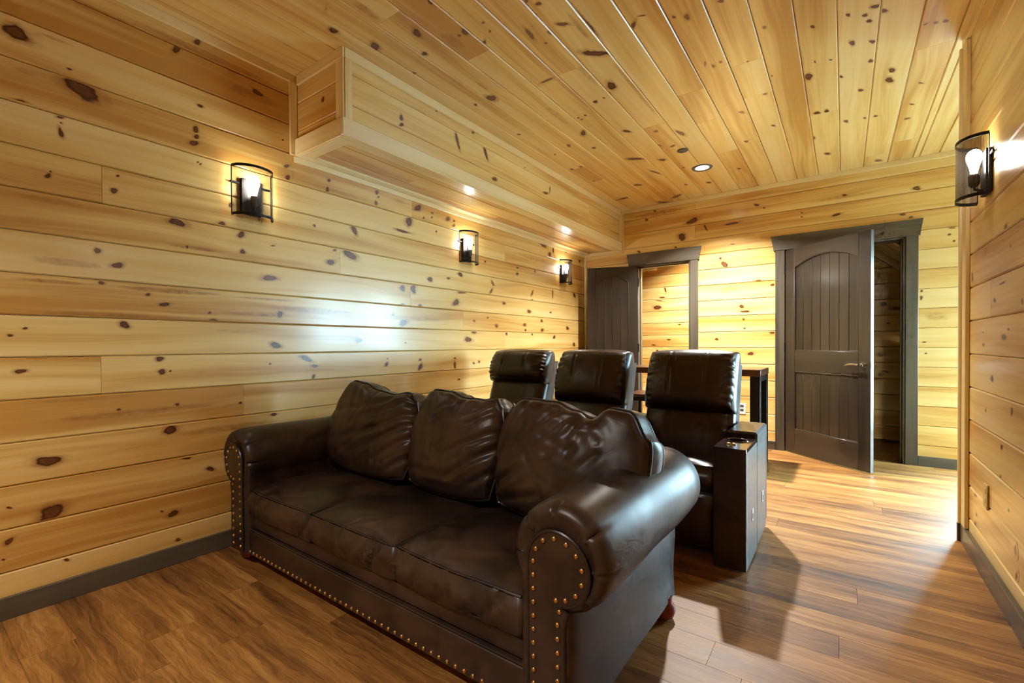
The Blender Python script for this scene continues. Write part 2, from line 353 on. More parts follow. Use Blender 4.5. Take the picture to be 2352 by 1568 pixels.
# ------------------------------------------------------------------ planks
def plank(parent, o, du, dv, n, L, W, mat, kn=(), ch=.0055, T=.014, tone=None, cham=True, gap=.0006, name='plank'):
    """one board: front face at o + u*du + v*dv, normal n, V-chamfers on the long edges."""
    o, du, dv, n = Vector(o), Vector(du), Vector(dv), Vector(n)
    mb = MB(); c = ch if cham else .0008; g = .0012 if ch > .002 else .0003
    def P(u, v, d): return o + du*u + dv*v - n*d
    us = (gap, L-gap); rows = [(g, T), (g, c), (g+c, 0), (W-g-c, 0), (W-g, c), (W-g, T)]
    vs = [P(u, v, d) for u in us for v, d in rows]; fs = []
    k = len(rows)
    for i in range(k-1): fs.append((i, i+1, k+i+1, k+i))
    fs.append((k-1, 0, k, 2*k-1)); fs.append(tuple(range(k))); fs.append(tuple(range(k, 2*k))[::-1])
    if du.cross(dv).dot(n) > 0: fs = [f[::-1] for f in fs]
    mb.add(vs, fs)
    r = (random.uniform(0, 60), random.uniform(0, 60), random.uniform(0, 60))
    pc = [(u+r[0], v+r[1], r[2]) for u in us for v, d in rows]; kn_a = [0.0]*len(vs)
    NS = 18; RR = [0, .16, .30, .42, .52, .62, .75, 1.0]
    kn = sorted(kn, key=lambda k: 0 if len(k) > 3 else 1)
    st_l = [((k[0]-o).dot(du), (k[0]-o).dot(dv), abs(k[1].dot(du))+1e-6, abs(k[2].dot(dv))+1e-6, k[3]) for k in kn if len(k) > 3]
    def streak_at(u, v):
        return max([0.0]+[sa*min(1, 1.9*(1-math.hypot((u-su)/sl, (v-sv)/sw))) for su, sv, sl, sw, sa in st_l])
    for idx, (kc, a1, a2, *am) in enumerate(kn):
        am = am[0] if am else 1.0
        lu, lv = (kc-o).dot(du), (kc-o).dot(dv)
        b1 = ((a1.dot(du)), (a1.dot(dv))); b2 = ((a2.dot(du)), (a2.dot(dv)))
        base = len(mb.v); vs = []; fs = []
        rot = random.uniform(0, 6.28)
        for ri, rr in enumerate(RR):
            for s in range(NS if ri else 1):
                a = 2*math.pi*s/NS
                wob = 1 + .12*math.sin(2*a+rot)+.08*math.sin(3*a+rot*2)
                R = rr*(1.9 if am == 1.0 else 1.0)*(1.0 if ri == 0 else wob)
                st = 1.0 + (.8*max(0, rr-.5) if am == 1.0 else 0)      # halo drawn out along the grain
                x = R*(math.cos(a)*b1[0]+math.sin(a)*b2[0])*st; y = R*(math.cos(a)*b1[1]+math.sin(a)*b2[1])
                uu = min(max(lu+x, gap+.0006), L-gap-.0006); vv = min(max(lv+y, g+c+.0003), W-g-c-.0003)
                vs.append(P(uu, vv, -.0003-.0001*idx)); pc.append((uu+r[0], vv+r[1], r[2])); kn_a.append(max((1.0-rr) if am == 1.0 else min(1, 1.9*(1-rr))*am, streak_at(uu, vv)))
        for s in range(NS): fs.append((0, 1+s, 1+(s+1) % NS))
        for ri in range(1, len(RR)-1):
            for s in range(NS):
                s2 = (s+1) % NS; A = 1+(ri-1)*NS; B = 1+ri*NS
                fs.append((A+s, B+s, B+s2, A+s2))
        p0, p1, p2 = (Vector(vs[i]) for i in fs[0])
        if (p1-p0).cross(p2-p0).dot(n) < 0: fs = [f[::-1] for f in fs]
        mb.add(vs, fs)
    mb.pc = pc; mb.kn = kn_a; mb.tone = random.uniform(-.5, .5) if tone is None else tone
    return mb.build(name, mat, parent, smooth=False)

def plank_field(parent, o, du, dv, n, u0, u1, vlines, mat, kn=(), joints=(), holes=(), auto=None, tones=None, **kw):
    """rows between consecutive vlines; joints are (u, v) points that cut the row holding v; holes are (u0,u1,v0,v1)."""
    o, du, dv = Vector(o), Vector(du), Vector(dv)
    lk = [((k[0]-o).dot(du), (k[0]-o).dot(dv), k) for k in kn]
    for ri in range(len(vlines)-1):
        va, vb = vlines[ri], vlines[ri+1]
        cuts = sorted([j[0] for j in joints if va < j[1] < vb and u0 < j[0] < u1])
        if auto and not cuts:
            x = u0 + random.uniform(.3, 1)*auto
            while x < u1-.4: cuts.append(x); x += random.uniform(.7, 1.2)*auto
        ed = [u0]+cuts+[u1]
        for a, b in zip(ed[:-1], ed[1:]):
            segs = [(a, b, va, vb)]
            for h in holes:
                nx = []
                for (p, q, r, s) in segs:
                    if q <= h[0] or p >= h[1] or s <= h[2]+.002 or r >= h[3]-.002: nx.append((p, q, r, s)); continue
                    if p < h[0]-.01: nx.append((p, h[0], r, s))
                    if q > h[1]+.01: nx.append((h[1], q, r, s))
                    mp, mq = max(p, h[0]), min(q, h[1])
                    if s > h[3]+.01: nx.append((mp, mq, h[3], s))
                    if r < h[2]-.01: nx.append((mp, mq, r, h[2]))
                segs = nx
            tn = None
            if tones:
                for (tu, tv, tt) in tones:
                    if a <= tu <= b and va <= tv <= vb: tn = tt
            for (p, q, r, s) in segs:
                if q-p < .01 or s-r < .012: continue
                ks = [k for (ku, kv, k) in lk if p < ku < q and r < kv < s]
                plank(parent, o+du*p+dv*r, du, dv, n, q-p, s-r, mat, ks, tone=tn, **kw)

def trim(parent, a, b, mat='pine_trim', grain=0, c=.002, name='trim_board', tone=None):
    mb = MB().box(a, b, c)
    if tone is not None: mb.tone = tone
    return mb.build(name, mat, parent, grain=grain, ang=30)
def jpts(lst, ax, val, iu, iv): return [((h := hit(u, v, ax, val))[iu], h[iv]) for u, v in lst]

def structure(name, boxes, mat='wall_core'):
    mb = MB()
    for a, b in boxes: mb.box(a, b)
    return tag(mb.build(name, mat, smooth=False, clean=True), kind='structure')
zl = [0.03, PZ0] + [PZ0+PP*i for i in range(1, 15)] + [ZC]

# left wall
wl = structure('wall_left', [((-.16, YF-.2, 0), (-.0145, YB+1.6, ZC))])
LJ = [(234, 423), (232, 844), (559, 915), (943, 680), (1064, 736), (946, 477), (781, 607), (1160, 584), (1159, 778)]
plank_field(wl, (0, 0, 0), (0, 1, 0), (0, 0, 1), (1, 0, 0), YF, YB, zl, 'pine_boards', knots(LEFT_K, 0, 0.0)+streaks(LEFT_S, 0, 0.0, 1), jpts(LJ, 0, 0.0, 1, 2),
            tones=[(h.y, h.z, t) for h, t in ((hit(300, 690, 0, 0), .8), (hit(500, 160, 0, 0), .9), (hit(300, 940, 0, 0), .7), (hit(300, 870, 0, 0), -.3), (hit(300, 1250, 0, 0), .2), (hit(300, 790, 0, 0), -.1))])
# back wall with two door openings, carried on past the right wall into the side hall (patio door there)
D1, D2, PD = (.705, 1.335, 0, 2.068), (2.272, 3.218, 0, 2.068), (3.72, 4.90, 0, 2.08)
bw_boxes = []
xs = [-.16, D1[0], D1[1], D2[0], D2[1], PD[0], PD[1], XH+.16]
for i in range(7):
    z0 = 0 if i % 2 == 0 else 2.075
    bw_boxes.append(((xs[i], YB+.0145, z0), (xs[i+1], YB+.13, ZC)))
wb = structure('wall_back', bw_boxes)
plank_field(wb, (0, YB, 0), (1, 0, 0), (0, 0, 1), (0, -1, 0), 0.0, XH, zl, 'pine_boards', knots(BACK_K, 1, YB)+streaks(BACK_S, 1, YB, 0),
            jpts([(1596, 533), (1597, 473)], 1, YB, 0, 2), holes=[D1, D2, PD], tones=[(1.0, 2.62, .5)])
# right wall, ends at YE
wr = structure('wall_right', [((XR+.0145, YF-.2, 0), (XR+.16, YE-.02, ZC))])
zr = [.03, .1625] + [.1625+.1757*i for i in range(1, 15)] + [ZC]
plank_field(wr, (XR, 0, 0), (0, 1, 0), (0, 0, 1), (-1, 0, 0), YF, YE-.02, zr, 'pine_boards', knots(RIGHT_K, 0, XR), auto=4.5)
trim(wr, (XR-.018, YE-.11, .10), (XR, YE-.02, ZC-.05), grain=2, tone=0.0)
trim(wr, (XR-.030, YE-.02, .10), (XR+.175, YE, ZC-.05), grain=2, tone=0.0)
# wall behind the camera, side hall and the rooms behind the doors
wf = structure('wall_front', [((-.16, YF-.2, 0), (XR+.16, YF-.0145, ZC))])
plank_field(wf, (0, YF, 0), (1, 0, 0), (0, 0, 1), (0, 1, 0), 0.0, XR, zl, 'pine_boards')
wh = structure('wall_hall', [((XH+.0145, 1.9, 0), (XH+.16, 4.6, ZC)), ((XH+.0145, 4.6, 0), (XH+.16, 5.43, .1)), ((XH+.0145, 4.6, 2.08), (XH+.16, 5.43, ZC)),
                             ((XH+.0145, 5.43, 0), (XH+.16, YB+.13, ZC)), ((XR+.16, 1.9, 0), (XH+.16, 2.0, ZC))])
plank_field(wh, (XH, 0, 0), (0, 1, 0), (0, 0, 1), (-1, 0, 0), 2.0, YB, zl, 'pine_boards', holes=[(4.6, 5.43, .1, 2.08)])
YI = 6.75
wi = structure('wall_passage', [((-.0145, YI+.0145, 0), (1.9, YI+.1, ZC)), ((1.80, YB+.13, 0), (1.9, YI+.0145, ZC))])
plank_field(wi, (0, YI, 0), (1, 0, 0), (0, 0, 1), (0, -1, 0), 0.0, 1.8, zl, 'pine_boards', knots(HALL_K, 1, YI))
YC = 6.55
wc = structure('wall_closet', [((1.9, YC+.0145, 0), (3.75, YC+.1, ZC)), ((3.65, YB+.13, 0), (3.75, YC+.0145, ZC))], 'wall_core')
plank_field(wc, (1.9, YC, 0), (1, 0, 0), (0, 0, 1), (0, -1, 0), 0.0, 1.75, zl, 'pine_boards',
            [(hit(u, v, 1, YC), Vector((a, 0, 0)), Vector((0, 0, b))) for u, v, a, b in ((2030, 698, .03, .02), (2058, 708, .035, .02), (2023, 815, .03, .016), (2030, 855, .035, .02), (2022, 860, .02, .02), (2040, 742, .014, .01))])
# sloping boarded soffit in the closet (underside of a stair)
so = empty('closet_stair_soffit', (3.2, 6.1, 1.9), kind='structure')
M_so = Matrix.Translation((3.17, 5.66, 2.02)) @ Matrix.Rotation(math.radians(40), 4, 'Y')
for i in range(6):
    mb = MB().box((-1.1, .16*i, 0), (.75, .16*i+.155, .02), .003, M_so); mb.build('plank', 'pine_boards', so, grain=0)
mb = MB().box((-1.1, .80, -.05), (.75, .88, -.001), .003, M_so); mb.build('trim_board', 'pine_trim', so, grain=0)

# ceiling boards run along y
ce = structure('ceiling', [((-.16, YF-.2, ZC+.0145), (XH+.16, YB+.13, ZC+.12)), ((-.16, YB+.13, ZC+.0145), (3.75, 7.0, ZC+.12))])
cl = [0.0] + [.087+.1765*i for i in range(0, 19)] + [XR]
cl = [x for x in cl if x < XR-.02 or x == XR]
CJ = [(889, 44), (1251, 194), (1095, 129), (1322, 158), (1482, 296), (1365, 417), (1322, 388), (1499, 289), (1584, 213), (1631, 276), (1708, 146), (1737, 219), (1890, 260), (1618, 327), (1662, 350), (2110, 115), (2180, 250), (2090, 320), (1990, 360)]
plank_field(ce, (0, 0, ZC), (0, 1, 0), (1, 0, 0), (0, 0, -1), YF, YB, cl, 'pine_boards', knots(CEIL_K, 2, ZC)+streaks(CEIL_S, 2, ZC, 1), jpts(CJ, 2, ZC, 1, 0),
            tones=[(h.y, h.x, t) for h, t in ((hit(640, 60, 2, ZC), -.6), (hit(1000, 60, 2, ZC), .6), (hit(960, 90, 2, ZC), -.2))])
plank_field(ce, (0, 0, ZC), (0, 1, 0), (1, 0, 0), (0, 0, -1), 2.0, YB, [XR]+[.087+.1765*i for i in range(19, 28)]+[XH], 'pine_boards')

# floor boards run along x
fl = structure('floor', [((-.16, YF-.2, -.15), (XH+.16, YB+.13, -.0145)), ((-.16, YB+.13, -.15), (3.75, 7.0, -.0145))])
yl = [YF+.152*i for i in range(0, 63)]
def floor_rows(x0, x1, y0, y1, L):
    rows = [y for y in yl if y0-.001 <= y <= y1+.001]
    plank_field(fl, (0, 0, 0), (1, 0, 0), (0, 1, 0), (0, 0, 1), x0, x1, rows, 'floor_boards', auto=L, ch=.0005)
floor_rows(0.0, XR, YF, 3.49, 1.3)
floor_rows(0.0, XH, 3.47, 5.63, 1.5); floor_rows(0.0, 3.75, 5.60, 6.9, 1.5)
floor_rows(XR, XH, 1.9, 3.49, 1.5)

# baseboards and ceiling trims
bl = trim(None, (0, YF, 0), (.018, YB, .089), 'stained_wood', 1, name='baseboard_left'); tag(bl, kind='structure')
for i, (a, b) in enumerate(((1.418, 2.187), (3.307, PD[0]-.1))):
    o = trim(None, (a, YB-.016, 0), (b, YB, .088), 'stained_wood', 0, name='baseboard_back'); tag(o, kind='structure')
o = trim(None, (XR-.020, YF, 0), (XR, YE-.02, .10), 'stained_wood', 1, name='baseboard_right'); tag(o, kind='structure')
o = trim(None, (XR-.032, YE-.02, 0), (XR+.18, YE+.002, .10), 'stained_wood', 0, name='baseboard_end'); tag(o, kind='structure')
TR = [0]
def struct_trim(a, b, grain):
    TR[0] += 1; o = trim(None, a, b, grain=grain, name='trim_%d' % TR[0], tone=0.0); return tag(o, kind='structure')
CR = .045
SX, SY, SZ = .495, 1.55, 2.29          # boxed-in soffit: face x, near end y, underside z
struct_trim((0, YF, ZC-CR), (.018, SY, ZC), 1)
struct_trim((SX+.018, YB-.018, ZC-CR), (XH, YB, ZC), 0)
struct_trim((XR-.018, YF, ZC-CR), (XR, YE-.02, ZC), 1)
struct_trim((0, YB-.02, .09), (.02, YB, SZ-.05), 2)
struct_trim((XR-.018, YE-.02, ZC-CR), (XR+.175, YE, ZC), 0)

# boxed-in soffit along the left wall
sf = structure('wall_soffit', [((0, SY+.0145, SZ+.0145), (SX-.0145, YB, ZC))])
plank_field(sf, (SX, 0, 0), (0, 1, 0), (0, 0, 1), (1, 0, 0), SY+.004, YB, [SZ+.09, 2.47, 2.645, ZC], 'pine_boards', knots(SOFF_K, 0, SX), joints=[(4.6, 2.55)])
plank_field(sf, (0, SY, 0), (1, 0, 0), (0, 0, 1), (0, -1, 0), .02, SX, [SZ+.05, 2.43, 2.60, ZC], 'pine_boards',
            [(hit(742, 228, 1, SY), Vector((.013, 0, .003)), Vector((0, 0, .016)))], tones=[(.3, 2.5, .5)])
plank_field(sf, (0, 0, SZ), (0, 1, 0), (1, 0, 0), (0, 0, -1), SY+.02, YB, [.0, .165, .34, SX], 'pine_boards', joints=[(3.4, .08), (2.3, .25), (4.2, .25)],
            tones=[(1.7, .25, .9), (2.0, .1, .5)])
T = .019
trim(sf, (SX+.0003, SY-T-.0006, SZ-.0145), (SX+T, YB, SZ+.085), grain=1, tone=0.0)                 # face, lower
trim(sf, (SX, SY, ZC-.055), (SX+T*.8, YB, ZC), grain=1, tone=0.0)                     # face, upper
trim(sf, (SX, SY, SZ+.085), (SX+T*.7, SY+.05, ZC-.055), grain=2, tone=0.0)            # face, near corner
trim(sf, (SX, YB-.05, SZ+.085), (SX+T*.7, YB, ZC-.055), grain=2, tone=0.0)            # face, far corner
trim(sf, (SX+.0, YB-.016, SZ-.05), (SX+.040, YB, ZC-.04), grain=2, tone=0.0)
trim(sf, (.0195, SY-T, SZ-.0185), (SX, SY, SZ+.085), grain=0, tone=0.0)                   # end, lower
trim(sf, (.03, SY-T*.8, ZC-.06), (SX+T*.6, SY, ZC), grain=0, tone=0.0)                 # end, upper
trim(sf, (SX-.055, SY-T*.7, SZ+.085), (SX+T*.5, SY, ZC-.06), grain=2, tone=0.0)        # end, right
trim(sf, (.0, SY-.045, SZ-.012), (.019, SY, ZC-.04), grain=2, tone=0.0)                # end, on the wall
trim(sf, (.0, SY+.001, SZ-.016), (.075, YB, SZ), grain=1, tone=0.0)                     # underside, on the wall
trim(sf, (.0755, SY+.0005, SZ-.0165), (SX-.03, SY+.075, SZ), grain=0, tone=0.0)               # underside, near end
trim(sf, (SX-.085, SY+.0, SZ-.013), (SX, YB, SZ), grain=1, tone=0.0)                   # underside, front
trim(sf, (.0, YB-.018, SZ-.05), (SX, YB, SZ), grain=0, tone=0.0)                      # below, on back wall
trim(sf, (.0, SY-.02, SZ-.05), (.0155, YB, SZ-.0165), grain=1, tone=0.0)

# ------------------------------------------------------------------ hall windows (daylight)
def window(name, x0, x1, z0, z1, ax, at, mull, sash):
    w = empty(name, ((x0+x1)/2 if ax == 1 else at, at if ax == 1 else (x0+x1)/2, z0), kind='structure')
    def bx(a0, a1, b0, b1, d0, d1, nm, mat):
        a, b = ((a0, at+d0, b0), (a1, at+d1, b1)) if ax == 1 else ((at+d0, a0, b0), (at+d1, a1, b1))
        return MB().box(a, b, .002).build(nm, mat, w)
    fr = .06
    bx(x0, x1, z1-fr, z1, 0, .12, 'frame_rail', sash); bx(x0, x1, z0, z0+fr, 0, .12, 'frame_rail', sash)
    bx(x0, x0+fr, z0+fr, z1-fr, 0, .12, 'frame_stile', sash); bx(x1-fr, x1, z0+fr, z1-fr, 0, .12, 'frame_stile', sash)
    n = len(mull)+1; e = [x0+fr]+[m for m in mull]+[x1-fr]
    for m in mull: bx(m-.03, m+.03, z0+fr, z1-fr, .02, .1, 'mullion', sash)
    for i in range(n): bx(e[i]+(.03 if i else 0), e[i+1]-(.03 if i < n-1 else 0), z0+fr, z1-fr, .055, .06, 'pane', 'pane_glass')
    lt = bpy.data.lights.new(name+'_offscreen', 'AREA'); lt.shape = 'RECTANGLE'; lt.size = x1-x0; lt.size_y = z1-z0; lt.cycles.is_portal = True
    lo = bpy.data.objects.new(name+'_offscreen', lt); C.objects.link(lo)
    if ax == 1: lo.location = ((x0+x1)/2, at+.14, (z0+z1)/2); lo.rotation_euler = (math.radians(-90), 0, 0)
    else: lo.location = (at+.14, (x0+x1)/2, (z0+z1)/2); lo.rotation_euler = (math.radians(90), 0, math.radians(90))
window('window_1', PD[0], PD[1], .02, PD[3], 1, YB, [], 'white_plastic')
window('window_2', 4.6, 5.43, .1, 2.08, 0, XH, [], 'white_plastic')
tag(MB().box((-12, -14, -.35), (26, 30, -.16)).build('ground', 'outside_ground', smooth=False), kind='structure')

# ------------------------------------------------------------------ doors
def door(n, hinge, ang, width, height, opening, arch_out, header, casing_l=True):
    """two-panel arch-top boarded door standing open, with its casing and jamb. ang: direction of the leaf from the hinge."""
    ox0, ox1, _, ztop = opening
    d = empty('door_%d' % n, ((ox0+ox1)/2, YB, 0), kind='structure')
    # jamb
    for a, b in (((ox0, YB-.004, 0), (ox0+.018, YB+.13, ztop)), ((ox1-.018, YB-.004, 0), (ox1, YB+.13, ztop))):
        MB().box(a, b, .002).build('jamb', 'stained_wood', d, grain=2)
    MB().box((ox0, YB-.004, ztop-.018), (ox1, YB+.13, ztop), .002).build('jamb', 'stained_wood', d, grain=0)
    for a, b in (((ox0+.018, YB+.05, 0), (ox0+.03, YB+.09, ztop-.02)), ((ox1-.03, YB+.05, 0), (ox1-.018, YB+.09, ztop-.02)), ((ox0+.018, YB+.05, ztop-.03), (ox1-.018, YB+.09, ztop-.018))):
        MB().box(a, b, .001).build('door_stop', 'stained_wood', d, grain=2)
    # casing
    for a, b in (((ox0-.085, YB-.02, 0), (ox0, YB, ztop)), ((ox1, YB-.02, 0), (ox1+.088, YB, ztop))):
        MB().box(a, b, .003).build('casing', 'stained_wood', d, grain=2)
    h0, h1 = header
    poly = [(ox0-.088-.012, ztop-.004), (ox1+.088+.012, ztop-.004), (ox1+.088+.014, ztop+.022), (h1, 2.212), (h0, 2.212), (ox0-.088-.014, ztop+.022)]
    mb = MB(); M = Matrix(((1, 0, 0, 0), (0, 0, -1, YB), (0, 1, 0, 0), (0, 0, 0, 1)))
    mb.prism(poly, 0, .026, M); mb.build('header', 'stained_wood', d, grain=0)
    # leaf, local frame: X along the leaf from the hinge, Y thickness, Z up
    t = .036; LM = Matrix.Translation((hinge[0], hinge[1], .012)) @ Matrix.Rotation(ang, 4, 'Z')
    LMI = LM.inverted(); H = height; st = .108; w = width
    def part(nm, boxes, mat='door_stain', grain=2, c=.003):
        mb = MB()
        for a, b in boxes: mb.box(a, b, c, LM)
        return mb.build(nm, mat, d, grain=grain, gm=LMI)
    part('stile', [((0, -t/2, 0), (st, t/2, H))]); part('stile', [((w-st, -t/2, 0), (w, t/2, H))])
    zb, zl0, zl1, za, zp = .235, .815, 1.018, H-.19, H-.105     # bottom rail, lock rail, arch spring and apex
    part('rail', [((st, -t/2, 0), (w-st, t/2, zb))], grain=0); part('rail', [((st, -t/2, zl0), (w-st, t/2, zl1))], grain=0)
    N = 14; arch = []
    for i in range(N+1):
        s = -1+2*i/N; arch.append((w/2+s*(w/2-st), za+(zp-za)*(1-s*s)))
    mb = MB(); MX = LM @ Matrix(((1, 0, 0, 0), (0, 0, -1, 0), (0, 1, 0, 0), (0, 0, 0, 1)))
    mb.prism(arch+[(w-st, H), (st, H)], -t/2, t/2, MX); mb.build('arched_rail', 'door_stain', d, grain=0, ang=25, gm=LMI)
    nb = 7 if w > .75 else 4; bwid = (w-2*st)/nb
    for i in range(nb):
        x0, x1 = st+i*bwid, st+(i+1)*bwid
        s0, s1 = (x0-w/2)/(w/2-st), (x1-w/2)/(w/2-st); sm = min(abs(s0), abs(s1)) if s0*s1 > 0 else 0
        part('panel_board', [((x0+.0006, -t/2+.011, zl1-.01), (x1-.0006, t/2-.011, za+(zp-za)*(1-sm*sm)+.006))], c=.003)
        part('panel_board', [((x0+.0006, -t/2+.011, zb-.01), (x1-.0006, t/2-.011, zl0+.01))], c=.003)
    # beads round the panels, both faces
    for sgn in (-1, 1):
        y = sgn*(t/2-.006); mb = MB()
        up = [(st+.004, zl1+.004)]+[(st+.004+(x-st)*(w-2*st-.008)/(w-2*st), z-.004) for x, z in arch]+[(w-st-.004, zl1+.004)]
        mb.tube([LM @ Vector((x, y, z)) for x, z in up], .006, 6, True)
        mb.tube([LM @ Vector((x, y, z)) for x, z in ((st+.004, zb+.004), (st+.004, zl0-.004), (w-st-.004, zl0-.004), (w-st-.004, zb+.004))], .006, 6, True)
        mb.build('panel_bead', 'door_stain', d, grain=2, gm=LMI)
    for hz in (.22, 1.0, 1.80):
        mb = MB(); mb.tube([LM @ Vector((-.008, -t/2-.002, hz)), LM @ Vector((-.008, -t/2-.002, hz+.1))], .008, 8)
        mb.box((-.006, -t/2-.001, hz), (.004, t/2, hz+.1), 0, LM); mb.build('hinge', 'black_iron', d)
    hz = .905
    for sgn in (-1, 1):
        mb = MB(); M = LM @ Matrix.Translation((w-.065, sgn*t/2, hz)) @ Matrix.Rotation(math.radians(90*sgn), 4, 'X')
        mb.lathe([(0, 0), (.032, 0), (.032, .006), (.026, .012), (.014, .016), (.012, .045), (.016, .052), (.013, .060), (0, .062)], 20, M)
        hd = mb.build('handle', 'chrome', d)
        mb = MB(); pts = [LM @ Vector((w-.065-a, sgn*(t/2+.05+b), hz+c)) for a, b, c in ((0, 0, 0), (.03, .002, .004), (.06, .002, .006), (.09, 0, .003), (.115, -.003, -.004), (.13, -.004, -.010))]
        mb.tube(pts, [.011, .010, .009, .008, .007, .005], 10); mb.build('lever', 'chrome', hd)
    MB().box((w-.001, -.012, hz-.028), (w+.002, .012, hz+.028), 0, LM).build('latch_plate', 'chrome', d)
    return d
door(2, (D2[0]+.022, YB-.018), math.radians(-41.6), .888, 2.040, D2, .09, (2.147, 3.338))
door(1, (D1[0]+.016, YB-.02), math.radians(180+22.5), .612, 2.045, D1, .08, (.58, 1.458))
o = MB().box((.30, 6.64, 2.185), (.54, YI-.001, 2.26), .003).build('shelf_bracket', 'pine_trim', grain=0)
tag(o, 'pale pine block on the passage wall seen through the narrow doorway', 'bracket')

# ------------------------------------------------------------------ sconces
SC_LABEL = 'black mesh half-round wall sconce'
def sconce(loc, rz, where, sfx=''):
    """local frame: wall plane at x=0, room towards +x, y along the wall, z up; loc is the plate centre."""
    r = empty('wall_sconce'+sfx, loc, rz, SC_LABEL+' '+where, 'wall lamp', 'mesh wall sconces')
    W = WM[r.name]; hw, hz, dp = .108, .133, .092
    def arc(z, k=22, grow=0.0):
        return [(dp*math.sin(math.pi*i/k)**.9*1.0+.022+grow*0, (hw+grow)*-math.cos(math.pi*i/k), z) for i in range(k+1)]
    b = MB().box((0, -.055, -.118), (.022, .055, .082), .002, W).build('back_plate', 'black_iron', r)
    for nm, z in (('top_band', hz), ('bottom_band', -hz)):
        mb = MB(); A = arc(z); hh = .0075; th = .0022; vs = []; fs = []
        for (x, y, zz) in A:
            n = Vector((x-.022, y, 0)); n = n.normalized() if n.length > 1e-6 else Vector((0, 1, 0))
            for dz, dn in ((-hh, 0), (hh, 0), (hh, th), (-hh, th)): vs.append((x+n.x*dn, y+n.y*dn, zz+dz))
        k = len(A)
        for i in range(k-1):
            for j in range(4): fs.append((i*4+j, i*4+(j+1) % 4, (i+1)*4+(j+1) % 4, (i+1)*4+j))
        mb.add(vs, fs, W); mb.build(nm, 'black_iron', r)
    mb = MB(); A = arc(0, 44); nA = len(A); wv = .00052; hs = [-hz+.0034*i for i in range(1, int(2*hz/.0034))]
    for z in hs:                                            # rings of the wire mesh
        mb.add([(x, y, z+e) for (x, y, _) in A for e in (-wv, wv)], [(2*i, 2*i+2, 2*i+3, 2*i+1) for i in range(nA-1)], W)
    AA = arc(0, 88)
    for (x, y, _), (x2, y2, _) in zip(AA[1:-1], AA[2:]):    # uprights of the wire mesh
        dl = Vector((x2-x, y2-y)); f = wv/max(dl.length, 1e-6); dx, dy = dl.x*f, dl.y*f
        mb.add([(x-dx, y-dy, -hz), (x+dx, y+dy, -hz), (x+dx, y+dy, hz), (x-dx, y-dy, hz)], [(0, 1, 2, 3)], W)
    ms = mb.build('mesh_shade', 'black_wire', r, smooth=False); ms['kind'] = 'stuff'
    for s in (-1, 1):
        MB().box((.020, s*hw-.003, -hz), (.0235, s*hw+.003, hz), .001, W).build('edge_rod', 'black_iron', r)
        MB().box((.004, s*(hw-.0) if s < 0 else .05, .045), (.012, -.05 if s < 0 else s*hw, .056), .001, W).build('clip', 'black_iron', r)
    mb = MB(); mb.tube([W @ Vector(p) for p in ((.012, 0, -.095), (.035, 0, -.095), (.050, 0, -.088), (.052, 0, -.072))], .006, 8); mb.build('arm', 'black_iron', r)
    mb = MB().lathe([(0, -.078), (.010, -.078), (.019, -.066), (.021, -.050), (.0195, -.046), (.021, -.040), (.0195, -.034), (.021, -.028), (.019, -.020), (.015, -.016), (0, -.016)], 18, W @ Matrix.Translation((.052, 0, 0)))
    mb.build('socket', 'socket_metal', r)
    mb = MB().lathe([(.0125, -.016), (.014, .0), (.019, .022), (.026, .045), (.029, .062), (.027, .078), (.019, .091), (.008, .098), (0, .0985)], 16, W @ Matrix.Translation((.052, 0, 0)))
    mb.build('bulb'+sfx, 'bulb_glow', r)
    return r
sconce((0, 1.272, 1.968), 0, 'on the left wall in front of the boxed soffit')
sconce((0, 3.125, 1.972), 0, 'beneath the soffit, midway along the left wall')
sconce((0, 4.885, 1.978), 0, 'beneath the soffit beside the narrow open door')
sconce((XR, 3.02, 1.905), math.pi, 'on the end of the right wall')
sconce((XR, 1.32, 1.905), math.pi, 'on the right wall opposite the sofa front', '_offscreen')

# ------------------------------------------------------------------ recessed ceiling lamps
def downlight(x, y, z, label, w=DOWN_W, sfx=''):
    r = empty('recessed_light'+sfx, (x, y, z), 0, label, 'ceiling light', 'recessed ceiling lamps')
    M = Matrix.Translation((x, y, z))
    MB().lathe([(.066, -.0015), (.070, -.006), (.078, -.0075), (.088, -.006), (.092, -.0004)], 32, M).build('trim_ring', 'dark_cap', r)
    MB().lathe([(.067, -.003), (.062, -.0015), (.056, -.0008)], 32, M).build('reflector', 'white_plastic', r)
    MB().lathe([(0, -.0012), (.057, -.0012)], 32, M).build('lens'+sfx, 'lens_glow', r)
    lt = bpy.data.lights.new('downlight'+sfx, 'AREA'); lt.shape = 'DISK'; lt.size = .10; lt.energy = w; lt.color = (1.0, .955, .89); lt.spread = math.radians(122)
    lo = bpy.data.objects.new('downlight'+sfx, lt); C.objects.link(lo); lo.parent = r; lo.location = (0, 0, -.010)
downlight(1.678, 4.589, ZC, 'round recessed lamp in the boarded ceiling near the two doors')
downlight(1.678, -.95, ZC, 'round recessed lamp in the boarded ceiling near the front wall', 34, '_offscreen')
downlight(1.35, 6.0, ZC, 'round recessed lamp in the ceiling of the passage behind the narrow door', 70, '_offscreen')
o = MB().lathe([(0, -.008), (.040, -.008), (.045, -.004), (.045, .0)], 28, Matrix.Translation((1.64, 4.078, ZC))).build('ceiling_cap', 'dark_cap')
tag(o, 'small dark round cover plate on the ceiling beside the recessed lamp', 'ceiling cap')

